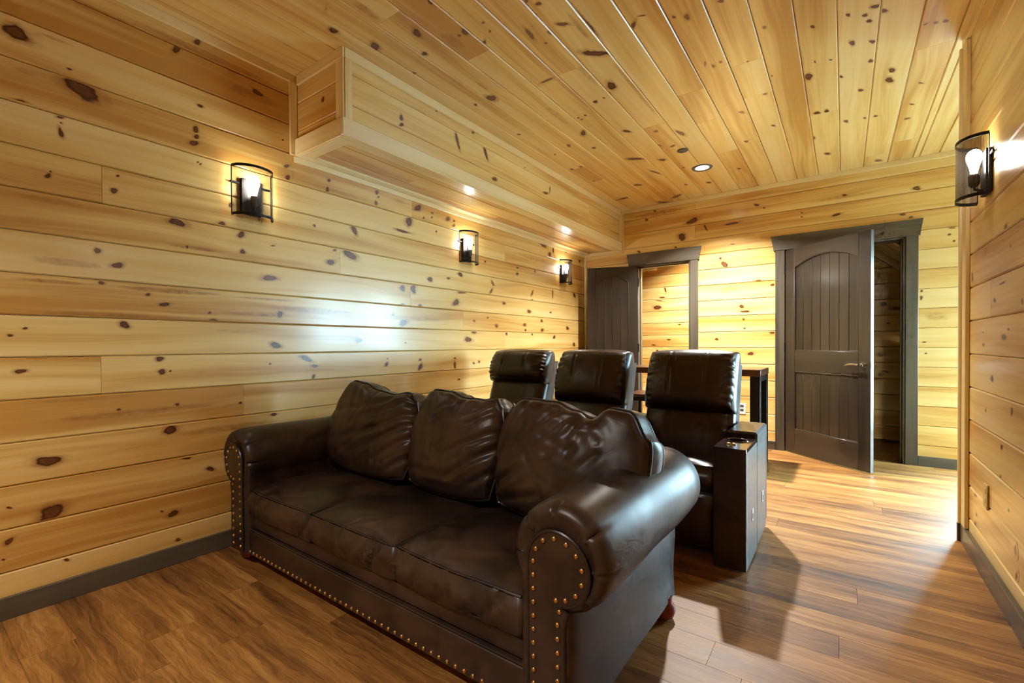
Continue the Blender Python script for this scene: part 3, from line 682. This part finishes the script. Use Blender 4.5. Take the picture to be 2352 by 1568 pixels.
# ------------------------------------------------------------------ soft shapes
def seg_d(p, a, b):
    ax, ay = a; bx, by = b; dx, dy = bx-ax, by-ay; L = dx*dx+dy*dy
    t = max(0.0, min(1.0, ((p[0]-ax)*dx+(p[1]-ay)*dy)/L)) if L > 0 else 0.0
    return math.hypot(p[0]-ax-t*dx, p[1]-ay-t*dy), t
def cushion(w, h, t, q=.22, bf=.05, bb=.02, n=36, wr=(), box_bulge=.15, box_fn=None, warp=None, edge=.55, mbs=None):
    """a boxed cushion: front (+Z) and back faces, boxing band between, seams at both edges.
    wr: creases on the front as (a0,b0,a1,b1,depth,width). Returns (body MB, [front seam, back seam] points)."""
    def flat(a, b): return w/2*a*math.sqrt(1-q*b*b/2), h/2*b*math.sqrt(1-q*a*a/2)
    def dome(a, b): return max(0.0, (1-abs(a)**2.6))**edge*max(0.0, (1-abs(b)**2.6))**edge
    ww = warp or (lambda p, a, b, s: p)
    def fr(a, b):
        x, y = flat(a, b); z = t/2+bf*dome(a, b)
        for (a0, b0, a1, b1, dep, wd) in wr:
            dd, tt = seg_d((x, y), (a0*w/2, b0*h/2), (a1*w/2, b1*h/2))
            if dd < wd*4:
                fade = (1-tt)**.7
                z -= .82*dep*fade*(math.exp(-(dd/wd)**2)-.45*math.exp(-((dd-2.0*wd)/wd)**2))
        return ww(Vector((x, y, z)), a, b, 1)
    def bk(a, b):
        x, y = flat(a, b); return ww(Vector((x, y, -t/2-bb*dome(a, b))), a, b, -1)
    mb = MB(); g = [-1+2*i/n for i in range(n+1)]
    vs = [fr(a, b) for b in g for a in g]; N = n+1
    mb.add(vs, [(j*N+i, j*N+i+1, (j+1)*N+i+1, (j+1)*N+i) for j in range(n) for i in range(n)])
    vs = [bk(a, b) for b in g for a in g]
    mb.add(vs, [(j*N+i, (j+1)*N+i, (j+1)*N+i+1, j*N+i+1) for j in range(n) for i in range(n)])
    per = [(g[i], -1) for i in range(n)]+[(1, g[i]) for i in range(n)]+[(g[n-i], 1) for i in range(n)]+[(-1, g[n-i]) for i in range(n)]
    m = 6; vs = []; P = len(per)
    for r in range(m+1):
        s = 1-2*r/m
        for k, (a, b) in enumerate(per):
            x, y = flat(a, b); d = Vector((x/(w/2)**1.0*abs(a)**8, y/(h/2)*abs(b)**8, 0))
            if d.length > 1e-6: d.normalize()
            e = box_bulge*t*(1-s*s)
            if box_fn: e += box_fn(a, b, s)
            p = Vector((x, y, s*t/2))+d*e
            vs.append(ww(p, a, b, s))
    mb.add(vs, [(r*P+k, (r+1)*P+k, (r+1)*P+(k+1) % P, r*P+(k+1) % P) for r in range(m) for k in range(P)])
    seams = []
    for s in (1, -1):
        pts = []
        for (a, b) in per:
            x, y = flat(a, b); l = math.hypot(x, y); pts.append(ww(Vector((x*(1+.002/max(l, .01)), y*(1+.002/max(l, .01)), s*t/2)), a, b, s))
        seams.append(pts)
    return mb, seams
def pinch(mb, lim):
    mb.v = [(max(-lim, min(lim, p[0])), p[1], p[2]) for p in mb.v]; return mb
def xf(mb, M): mb.v = [tuple(M @ Vector(p)) for p in mb.v]; return mb
def basis(o, x, y, z):
    x, y, z = Vector(x).normalized(), Vector(y).normalized(), Vector(z).normalized()
    return Matrix(((x.x, y.x, z.x, o[0]), (x.y, y.y, z.y, o[1]), (x.z, y.z, z.z, o[2]), (0, 0, 0, 1)))

# ------------------------------------------------------------------ sofa
SF = empty('sofa', (1.2, 1.5, 0), 0, 'dark brown leather three seat rolled arm sofa with brass nail trim', 'sofa')
FY, BY = 1.055, 1.955              # front of the arms, back of the sofa
nail_me = None
def nail_mesh():
    global nail_me
    if nail_me is None:
        mb = MB().lathe([(.0078, -.001), (.0076, .0014), (.0062, .0036), (.0036, .0052), (0, .0057)], 10)
        me = bpy.data.meshes.new('nail'); me.from_pydata(mb.v, [], mb.f); me.materials.append(M_['brass_nail']); me.shade_smooth(); nail_me = me
    return nail_me
NROT = Matrix.Rotation(math.radians(90), 3, 'X')          # dome axis to -Y
def arm(sgn, cx):
    """cx: centre of the roll; sgn +1: roll bulges towards +x."""
    R, CZ = .147, .533; ni, no = -.127, .042; zb = .075
    def ring(y, ins, wob):
        pts = []; r = R-ins
        x0 = ni+ins; x1 = no-ins*.6
        a_in = math.pi+math.acos(min(1, -x0/r)) if abs(x0) < r else math.pi
        a_in = math.atan2(-math.sqrt(max(1e-6, r*r-x0*x0)), x0)+2*math.pi      # lower left meeting point
        a_out = math.atan2(-math.sqrt(max(1e-6, r*r-x1*x1)), x1)               # lower right
        z_in = CZ+r*math.sin(a_in)
        for i in range(7): pts.append((x0, zb+(z_in-zb)*i/7))
        K = 120
        for i in range(K+1):
            a = a_in+(a_out-a_in)*i/K; rr = r+(wob(a) if wob else 0)
            pts.append((rr*math.cos(a), CZ+rr*math.sin(a)))
        z_o = CZ+r*math.sin(a_out)
        for i in range(1, 8): pts.append((x1+.004*math.sin(i), z_o+(zb-z_o)*i/7))
        return [(cx+sgn*x, y, z) for x, z in pts]
    ys = [(FY+.000, .040), (FY-.006, .030), (FY-.004, .019), (FY+.006, .009), (FY+.020, .003), (FY+.045, 0), (FY+.10, -.001)]
    ys += [(FY+.10+(BY-.04-FY-.10)*i/12, -.002*math.sin(i*.9)) for i in range(1, 12)]
    ys += [(BY-.03, .004), (BY-.008, .018), (BY, .05)]
    mb = MB(); rings = []
    for (y, ins) in ys:
        amp = .0105*max(0.0, 1-max(0, (y-FY-.002))/.055)
        ph = random.uniform(-.2, .2)
        wob = (lambda a, A=amp: -A*(max(0.0, math.cos(7.5*a+.6+.5*math.sin(2.3*a)))**26)*1.5) if y < FY+.12 and y > FY-.02 else None
        rings.append(ring(y, ins, wob))
    k = len(rings[0])
    mb.add([p for r in rings for p in r], [(i*k+j, i*k+j+1, (i+1)*k+j+1, (i+1)*k+j) for i in range(len(rings)-1) for j in range(k-1)] + [tuple(range(k)), tuple((len(rings)-1)*k+j for j in range(k))[::-1]])
    a = mb.build('arm', 'sofa_leather', SF, ang=60)
    # keyhole front panel with piping and nails
    def key(ins, zlow):
        r = .098-ins; kx = .0; px = []
        x0, x1 = -.088+ins, .024-ins
        ao = math.atan2(-math.sqrt(r*r-(x1)**2), x1); K = 26
        a_l = math.pi
        px += [(x0, zlow+(CZ-.02-zlow)*i/6) for i in range(6)]
        for i in range(K+1):
            t = a_l+(ao-.10-a_l)*i/K
            rx = r if math.cos(t) > 0 else abs(x0)
            px.append((rx*math.cos(t), CZ-.022+r*math.sin(t)))
        px += [(x1+.012, CZ-.022+r*math.sin(ao)-.012), (x1+.004, CZ-.022+r*math.sin(ao)-.035)]
        z1 = CZ-.022+r*math.sin(ao)-.06
        px += [(x1, z1+(zlow-z1)*i/5) for i in range(6)]
        return px
    P = key(0, .078); mb = MB(); n = len(P)
    vs = [(cx+sgn*x, FY-.010, z) for x, z in P]+[(cx+sgn*x, FY+.02, z) for x, z in P]
    mb.add(vs, [tuple(range(n))]+[(i, (i+1) % n, n+(i+1) % n, n+i) for i in range(n)])
    pan = mb.build('arm_panel', 'sofa_leather', SF, ang=50)
    mb = MB(); mb.tube([(cx+sgn*x, FY-.008, z) for x, z in P[:]], .0052, 7); mb.build('piping', 'sofa_piping', pan)
    Q = key(.018, .10)
    # even nail spacing along the inset outline
    L = [0.0]
    for i in range(1, len(Q)): L.append(L[-1]+math.hypot(Q[i][0]-Q[i-1][0], Q[i][1]-Q[i-1][1]))
    cnt = 31
    for j in range(cnt):
        s = L[-1]*(j+.15)/(cnt-.7); i = max(1, next((i for i in range(1, len(L)) if L[i] >= s), len(L)-1))
        f = (s-L[i-1])/max(1e-6, L[i]-L[i-1]); f = min(1, f)
        x = Q[i-1][0]+(Q[i][0]-Q[i-1][0])*f; z = Q[i-1][1]+(Q[i][1]-Q[i-1][1])*f
        inst('nail', nail_mesh(), pan, (cx+sgn*x, FY-.0105, z), NROT)
    return a
AL, AR = .255, 2.150
arm(-1, AL); arm(1, AR)
XI0, XI1 = AL+.125, AR-.125        # inside faces of the arms
# front rail, border above it, deck
mb = MB().box((XI0-.03, FY+.010, .062), (XI1+.03, FY+.08, .195), .012); rail = mb.build('front_rail', 'sofa_leather', SF, ang=30)
mb = MB().tube([(XI0-.01, FY+.012, .196), (XI1+.01, FY+.012, .196)], .0055, 8); mb.build('piping', 'sofa_piping', rail)
nN = 46
for i in range(nN): inst('nail', nail_mesh(), rail, (XI0+.0+(XI1-XI0)*i/(nN-1), FY+.0095, .086), NROT)
mb = MB().box((XI0-.03, FY+.022, .19), (XI1+.03, FY+.10, .272), .014); mb.build('seat_border', 'sofa_leather', SF, ang=30)
MB().box((XI0-.04, FY+.06, .075), (XI1+.04, BY-.03, .262), .01).build('deck', 'sofa_leather', SF)
# back frame with a rolled top edge
mb = MB(); prof = [(1.70, .10), (1.72, .45), (1.745, .66), (1.77, .71), (1.81, .735), (1.86, .735), (1.91, .715), (1.945, .66), (BY, .45), (BY, .075)]
k = len(prof); vs = [(x, y, z) for x in (AL+.06, AR-.06) for y, z in prof]
mb.add(vs, [(i, i+1, k+i+1, k+i) for i in range(k-1)]+[tuple(range(k)), tuple(range(k, 2*k))[::-1], (k-1, 0, k, 2*k-1)])
mb.build('back_frame', 'sofa_leather', SF, ang=50)
for x in (AL-.015, AR+.015):
    for y in (FY+.075, BY-.10):
        MB().lathe([(0, .002), (.028, .002), (.043, .014), (.050, .034), (.046, .054), (.036, .068), (.036, .09), (0, .09)], 22, Matrix.Translation((x, y, 0))).build('foot', 'red_foot_wood', SF)
# seat cushions
sw = (XI1-XI0)/3
for i in range(3):
    cx = XI0+sw*(i+.5); d = .56; t = .125
    rnd = random.Random(40+i)
    pl = [(rnd.uniform(-.95, .95), rnd.uniform(.3, 1.3), rnd.uniform(.006, .015), rnd.uniform(.018, .04)) for _ in range(11)]
    def bf_(a, b, s, pl=pl):
        if b > -.9: return 0.0
        e = .012
        for (pa, sl, dep, wd) in pl: e -= dep*math.exp(-(((a-pa-sl*s*.25))/wd)**2)
        return e
    wr = [(rnd.uniform(-.9, .9), -1.0, rnd.uniform(-.9, .9), rnd.uniform(-.75, -.4), rnd.uniform(.002, .006), .012) for _ in range(7)]
    wr += [(-1, rnd.uniform(-.6, .2), rnd.uniform(-.7, -.3), rnd.uniform(-.6, .3), .004, .014) for _ in range(3)]
    def wp(p, a, b, s, i=i):
        n = noise.noise(Vector((p.x*5+i*7, p.y*5, s))); q = p.copy()
        q.z += .006*n - (.012*max(0, -b)**3 if s > 0 else 0); q.y -= .006*noise.noise(Vector((p.x*6, 3+i, s*2)))
        return q
    mb, sm = cushion(sw-.002, d, t, .10, .034, .0, 40, wr, .16, bf_, wp, .5)
    M = basis((cx, FY+.012+d/2, .268+t/2), (1, 0, 0), (0, 1, 0), (0, 0, 1)) @ Matrix.Rotation(math.radians(-1.2), 4, 'X')
    c = xf(mb, M).build('seat_cushion', 'sofa_cushion_leather', SF, ang=70)
    pm = MB()
    for s_ in sm: pm.tube([M @ p for p in s_], .0052, 6, True)
    pm.build('piping', 'sofa_piping', c)
# back cushions
specs = [  # centre x, width, height, centre z, y at mid, creases, top-edge shape (a -> dz)
 (.722, .712, .455, .640, 1.585, [(1, .85, .05, .35, .013, .013), (1, .55, -.15, -.25, .016, .015), (1, .30, -.05, -.55, .015, .014), (1, .0, .15, -.8, .012, .013), (1, -.4, .45, -.95, .010, .012), (.45, .85, -.35, .35, .010, .016), (-.35, 1, -.25, .35, .010, .018), (.1, 1, .02, .45, .010, .014), (.3, .1, -.6, -.35, .007, .016), (-.9, .5, -.5, -.2, .006, .02)],
  [(-1, -.075), (-.72, .030), (-.4, .016), (0, -.012), (.4, -.020), (.8, .0), (1, -.022)]),
 (1.325, .545, .455, .640, 1.590, [(1, .75, .1, .25, .012, .013), (1, .35, -.2, -.35, .016, .015), (1, .05, .0, -.75, .014, .014), (1, -.35, .3, -.95, .011, .012), (.9, .9, .3, .6, .008, .012), (-1, .75, -.5, .2, .009, .016), (-.6, 1, -.3, .5, .008, .016), (-1, .1, -.75, -.6, .008, .014), (.2, 1, .1, .5, .008, .012)],
  [(-1, -.02), (-.75, .018), (-.3, .006), (.1, -.014), (.5, -.01), (.85, .006), (1, -.016)]),
 (1.897, .630, .455, .640, 1.590, [(-1, -.35, -.75, .45, .012, .014), (-1, -.65, -.35, -.1, .015, .016), (-1, -.9, -.1, -.55, .012, .014), (.25, 1, .10, .30, .018, .015), (.32, 1, .62, .5, .011, .014), (.15, .9, -.30, .25, .010, .014), (-.1, .9, -.35, .45, .007, .012), (.9, -.35, .3, -.45, .007, .02), (.2, .3, -.1, -.4, .008, .015), (.5, .2, .2, -.2, .007, .014), (-.6, .9, -.75, .3, .006, .014)],
  [(-1, -.01), (-.8, .012), (-.3, .0), (.1, -.024), (.35, -.038), (.6, .000), (.8, .000), (1, -.065)])]
def lerp_t(tab, a):
    for (x0, y0), (x1, y1) in zip(tab[:-1], tab[1:]):
        if a <= x1: f = (a-x0)/(x1-x0); f = f*f*(3-2*f); return y0+(y1-y0)*f
    return tab[-1][1]
for i, (cx, w, h, cz, cy, wr, top) in enumerate(specs):
    rnd = random.Random(90+i)
    wr = wr+[(rnd.uniform(-.9, .9), rnd.uniform(-.9, .9), rnd.uniform(-.9, .9), rnd.uniform(-.9, .9), rnd.uniform(.002, .005), rnd.uniform(.008, .016)) for _ in range(9)]
    def wp(p, a, b, s, i=i, top=top, h=h):
        q = p.copy(); f = max(0.0, (b+.2)/1.2)
        q.y += lerp_t(top, a)*f**1.5*1.35
        q.z += .010*noise.noise(Vector((p.x*4+i*5, p.y*5, 1.0)))+.0025*noise.noise(Vector((p.x*17+i*5, p.y*9, 2.0)))
        q.x += .010*noise.noise(Vector((p.y*5, i*3.0, s)))
        if i == 2: q.x += .045*max(0.0, a)**3*max(0.0, (b+.3)/1.3)
        return q
    mb, sm = cushion(w, h, .115, .46, .082, .02, 60, wr, .10, None, wp, .42)
    tilt = math.radians(15)
    M = basis((cx, cy, cz), (1, 0, 0), (0, math.sin(tilt), math.cos(tilt)), (0, -math.cos(tilt), math.sin(tilt)))
    c = xf(mb, M).build('back_cushion', 'sofa_cushion_leather', SF, ang=70)
    pm = MB()
    for s_ in sm: pm.tube([M @ p for p in s_], .0052, 6, True)
    pm.build('piping', 'sofa_piping', c)

SF.rotation_euler = (0, 0, -.010); SF.location = (1.204, 1.506, 0)

# ------------------------------------------------------------------ theatre recliners
RY0, RY1 = 2.415, 3.12
def recliner(x0, x1, head_h, tilt, right_label, consoles):
    cx = (x0+x1)/2; w = x1-x0
    r = empty('recliner', (cx, 2.85, 0), 0, right_label, 'recliner', 'theatre recliners behind the sofa')
    MB().box((x0+.01, 2.53, .03), (x1-.01, 3.10, .30), .01).build('base', 'recliner_panel', r)
    mb, _ = cushion(w-.012, .27, .05, .08, .03, .0, 20, [(-.45, 1, -.45, -1, .004, .008), (.45, 1, .45, -1, .004, .008)], .3)
    xf(pinch(mb, w/2-.001), basis((cx, 2.50, .20), (1, 0, 0), (0, -.05, 1), (0, -1, -.05))).build('footrest', 'recliner_leather', r, ang=70)
    rnd = random.Random(int(x0*100))
    wr = [(-.42, -1, -.42, 1, .005, .008), (.42, -1, .42, 1, .005, .008)]+[(rnd.uniform(-1, 1), -1, rnd.uniform(-1, 1), rnd.uniform(-.8, -.5), .004, .012) for _ in range(6)]
    mb, sm = cushion(w-.008, .60, .12, .06, .045, .0, 28, wr, .32)
    M = basis((cx, 2.78, .395), (1, 0, 0), (0, 1, -.06), (0, .06, 1)); c = xf(pinch(mb, w/2-.001), M).build('seat', 'recliner_leather', r, ang=70)
    pm = MB(); pm.tube([M @ Vector((max(-w/2+.007, min(w/2-.007, p.x)), p.y, p.z)) for p in sm[0]], .005, 6, True); pm.build('piping', 'recliner_panel', c)
    # back: lumbar, headrest, shell with side wings
    ax = Vector((0, math.sin(tilt), math.cos(tilt))); nrm = Vector((0, -math.cos(tilt), math.sin(tilt))); base = Vector((cx, 2.985, .405))
    def gather(sides, m, dep, wd, a_in):
        out = []
        for sx in sides:
            for j in range(m):
                b = -.85+1.7*(j+.5)/m+rnd.uniform(-.04, .04); out.append((sx*1.0, b, sx*(a_in+rnd.uniform(-.06, .06)), b+rnd.uniform(-.08, .08), dep*rnd.uniform(.6, 1.3), wd))
        return out
    tot = .655; lh = tot-head_h
    wr = [(-.40, 1, -.40, -4, .009, .006), (.40, 1, .40, -4, .009, .006)]+gather((1, -1), 4, .009, .009, .75)
    mb, _ = cushion(w-.012, lh+.08, .10, .16, .05, .0, 26, wr, .3)
    xf(pinch(mb, w/2-.001), basis(base+ax*(lh/2)+nrm*.0, (1, 0, 0), ax, nrm)).build('lumbar', 'recliner_leather', r, ang=70)
    wr = [(-.40, 1, -.40, -4, .011, .006), (.40, 1, .40, -4, .011, .006)]+gather((1, -1), 7, .010, .009, .74)
    def wp(p, a, b, s):
        q = p.copy(); q.z += .03*(1-b)*.5 if s > 0 else 0; return q
    mb, sm = cushion(w-.006, head_h, .13, .26, .078, .0, 46, wr, .22, None, wp, .40)
    hd = xf(pinch(mb, w/2+.004), basis(base+ax*(lh+head_h/2)+nrm*.018, (1, 0, 0), ax, nrm)).build('headrest', 'recliner_leather', r, ang=70)
    mb = MB(); k = basis(base-nrm*.055, (1, 0, 0), ax, nrm)
    mb.box((-w/2+.001, -.30, -.045), (w/2-.001, tot-.045, .012), .02, k); mb.build('back_shell', 'recliner_panel', r, ang=30)
    for sx in (-1, 1):
        mb = MB(); prof = [(-.05, -.04), (-.05, .05), (.28, .055), (tot-.12, .045), (tot-.055, .015), (tot-.04, -.03)]
        pts = [(b, z) for b, z in prof]; K = k @ Matrix(((0, 0, 1, sx*(w/2-.0095)), (1, 0, 0, 0), (0, 1, 0, 0), (0, 0, 0, 1)))
        mb.prism(pts, -.009, .009, K); mb.build('side_wing', 'recliner_panel', r, ang=30)
    for (c0, c1) in consoles: console(r, c0, c1)
    return r
def holed_block(x0, y0, x1, y1, z0, z1, hx, hy, hr, zb, cr=.008, N=64):
    """upright block with rounded vertical edges and a round well of radius hr sunk from the top to zb."""
    def edge(a):
        dx, dy = math.cos(a), math.sin(a)
        t = min((x1-hx if dx > 0 else x0-hx)/dx if abs(dx) > 1e-9 else 9e9, (y1-hy if dy > 0 else y0-hy)/dy if abs(dy) > 1e-9 else 9e9)
        x, y = hx+dx*t, hy+dy*t
        qx = min(max(x, x0+cr), x1-cr); qy = min(max(y, y0+cr), y1-cr); v = Vector((x-qx, y-qy))
        if abs(v.x) > 1e-9 and abs(v.y) > 1e-9: v = v.normalized()*cr; x, y = qx+v.x, qy+v.y
        return x, y
    angs = sorted([2*math.pi*i/N for i in range(N)]+[math.atan2(cy_-hy+e2, cx_-hx+e1) % (2*math.pi) for cx_ in (x0, x1) for cy_ in (y0, y1)
                   for e1, e2 in (((cr if cx_ == x0 else -cr), 0), (0, (cr if cy_ == y0 else -cr)), ((cr*.3 if cx_ == x0 else -cr*.3), (cr*.3 if cy_ == y0 else -cr*.3)))])
    E_ = [edge(a) for a in angs]; H_ = [(hx+hr*math.cos(a), hy+hr*math.sin(a)) for a in angs]; n = len(angs)
    vs = [(x, y, z0) for x, y in E_]+[(x, y, z1) for x, y in E_]+[(x, y, z1) for x, y in H_]+[(x, y, zb) for x, y in H_]
    fs = [tuple(range(n))[::-1] if zb > z0 else ()]
    for i in range(n):
        j = (i+1) % n
        fs += [(i, j, n+j, n+i), (n+i, n+j, 2*n+j, 2*n+i), (2*n+i, 2*n+j, 3*n+j, 3*n+i)]
        if zb <= z0: fs.append((3*n+i, 3*n+j, j, i))
    if zb > z0: fs.append(tuple(range(3*n, 4*n)))
    return MB().add(vs, [f for f in fs if f])
def console(r, x0, x1):
    mx = (x0+x1)/2
    cb = holed_block(x0, RY0, x1, 2.755, .012, .578, mx, 2.635, .0405, .505).build('console', 'recliner_panel', r, ang=30)
    MB().box((x0+.001, 2.757, .012), (x1-.001, RY1-.02, .575), .008).build('console_rear', 'recliner_panel', r, ang=30)
    MB().box((x0+.002, RY1-.019, .05), (x1-.002, RY1+.03, .60), .008).build('console_back', 'recliner_panel', r, ang=30)
    holed_block(x0+.002, RY0+.002, x1-.002, 2.735, .5782, .596, mx, 2.635, .0400, .5782, .005).build('tray', 'dark_tray', cb, ang=30)
    MB().box((x0+.001, 2.738, .545), (x1+.002, RY1-.004, .628), .010).build('lid', 'recliner_leather', cb, ang=30)
    M = Matrix.Translation((mx, 2.635, .596))
    MB().lathe([(.040, -.002), (.041, .004), (.047, .006), (.051, .003), (.052, -.001)], 28, M).build('cup_ring', 'dark_tray', cb)
    MB().lathe([(.0, -.088), (.0392, -.088), (.0396, -.001)], 28, M).build('cup_well', 'dark_tray', cb)
    mb = MB()
    for dx in (-.020, .004): mb.lathe([(.011, 0), (.011, .005), (.006, .009), (0, .0095)], 14, Matrix.Translation((mx+dx-.002, 2.520, .596)))
    mb.build('control_button', 'gold_button', cb)
    for (y, z) in ((2.60, .235), (2.95, .235)):
        MB().box((x1-.002, y-.018, z-.03), (x1+.0022, y+.018, z+.03), .001).build('side_bracket', 'white_plastic', cb)
        MB().box((x1+.001, y-.006, z-.022), (x1+.0032, y+.006, z+.006), .0005).build('side_bracket', 'black_iron', cb)
recliner(1.692, 2.238, .375, math.radians(17), 'dark brown leather recliner with the cup holder console behind the right sofa arm', [(2.240, 2.390), (1.545, 1.690)])
recliner(.997, 1.543, .370, math.radians(17), 'dark brown leather recliner in the middle of the row of three', [(.858, .993)])
rl = recliner(.312, .856, .250, math.radians(17), 'dark brown leather recliner at the left wall with a short tilted headrest', [(.157, .310)])
rl.location.y += .05

# ------------------------------------------------------------------ bar table and stool behind the recliners
TB = empty('bar_table', (1.25, 4.6, 0), 0, 'long dark wood bar table on black legs behind the recliners', 'table')
MB().box((.30, 4.337, .826), (2.20, 4.850, .884), .004).build('table_top', 'walnut_slab', TB, grain=0)
for x in (.32, 2.118):
    for y in (4.345, 4.765):
        MB().box((x, y, .01), (x+.078, y+.075, .826), .004).build('leg', 'black_iron', TB)
    MB().box((x+.004, 4.42, .775), (x+.074, 4.765, .824), .003).build('leg_rail', 'black_iron', TB)
    MB().box((x+.004, 4.42, .01), (x+.074, 4.765, .055), .003).build('leg_rail', 'black_iron', TB)
    MB().box((x+.010, 4.42, .055), (x+.022, 4.765, .775), .001).build('leg_panel', 'black_iron', TB)
ST = empty('bar_stool', (1.33, 4.10, 0), 0, 'wooden bar stool with black frame between two recliners and the bar table', 'stool')
MB().box((1.17, 3.93, .640), (1.50, 4.26, .668), .006).build('seat', 'walnut_slab', ST, grain=0)
MB().box((1.18, 3.94, .605), (1.49, 4.25, .640), .004).build('seat_frame', 'black_iron', ST)
for x in (1.19, 1.455):
    for y in (3.95, 4.215):
        MB().box((x, y, .002), (x+.025, y+.025, .606), .002).build('leg', 'black_iron', ST)
for y in (3.952, 4.217): MB().box((1.21, y, .2), (1.46, y+.02, .22), .002).build('footrest', 'black_iron', ST)

# ------------------------------------------------------------------ outlet plates
op = empty('outlet_plate', (1.87, YB, .345), 0, 'white outlet plate on the back wall beside the bar table leg', 'outlet')
MB().box((1.835, YB-.006, .345), (1.909, YB, .460), .002).build('plate', 'white_plastic', op)
for z in (.375, .418): MB().box((1.855, YB-.0075, z), (1.889, YB-.005, z+.026), .001).build('socket', 'dark_cap', op)
op = empty('outlet_plate', (XR, 3.04, .33), 0, 'tan outlet plate low on the right wall', 'outlet')
MB().box((XR-.008, 3.00, .325), (XR, 3.07, .440), .002).build('plate', 'tan_plastic', op)
for z in (.352, .395): MB().box((XR-.0095, 3.018, z), (XR-.007, 3.052, z+.026), .001).build('socket', 'tan_plastic', op)
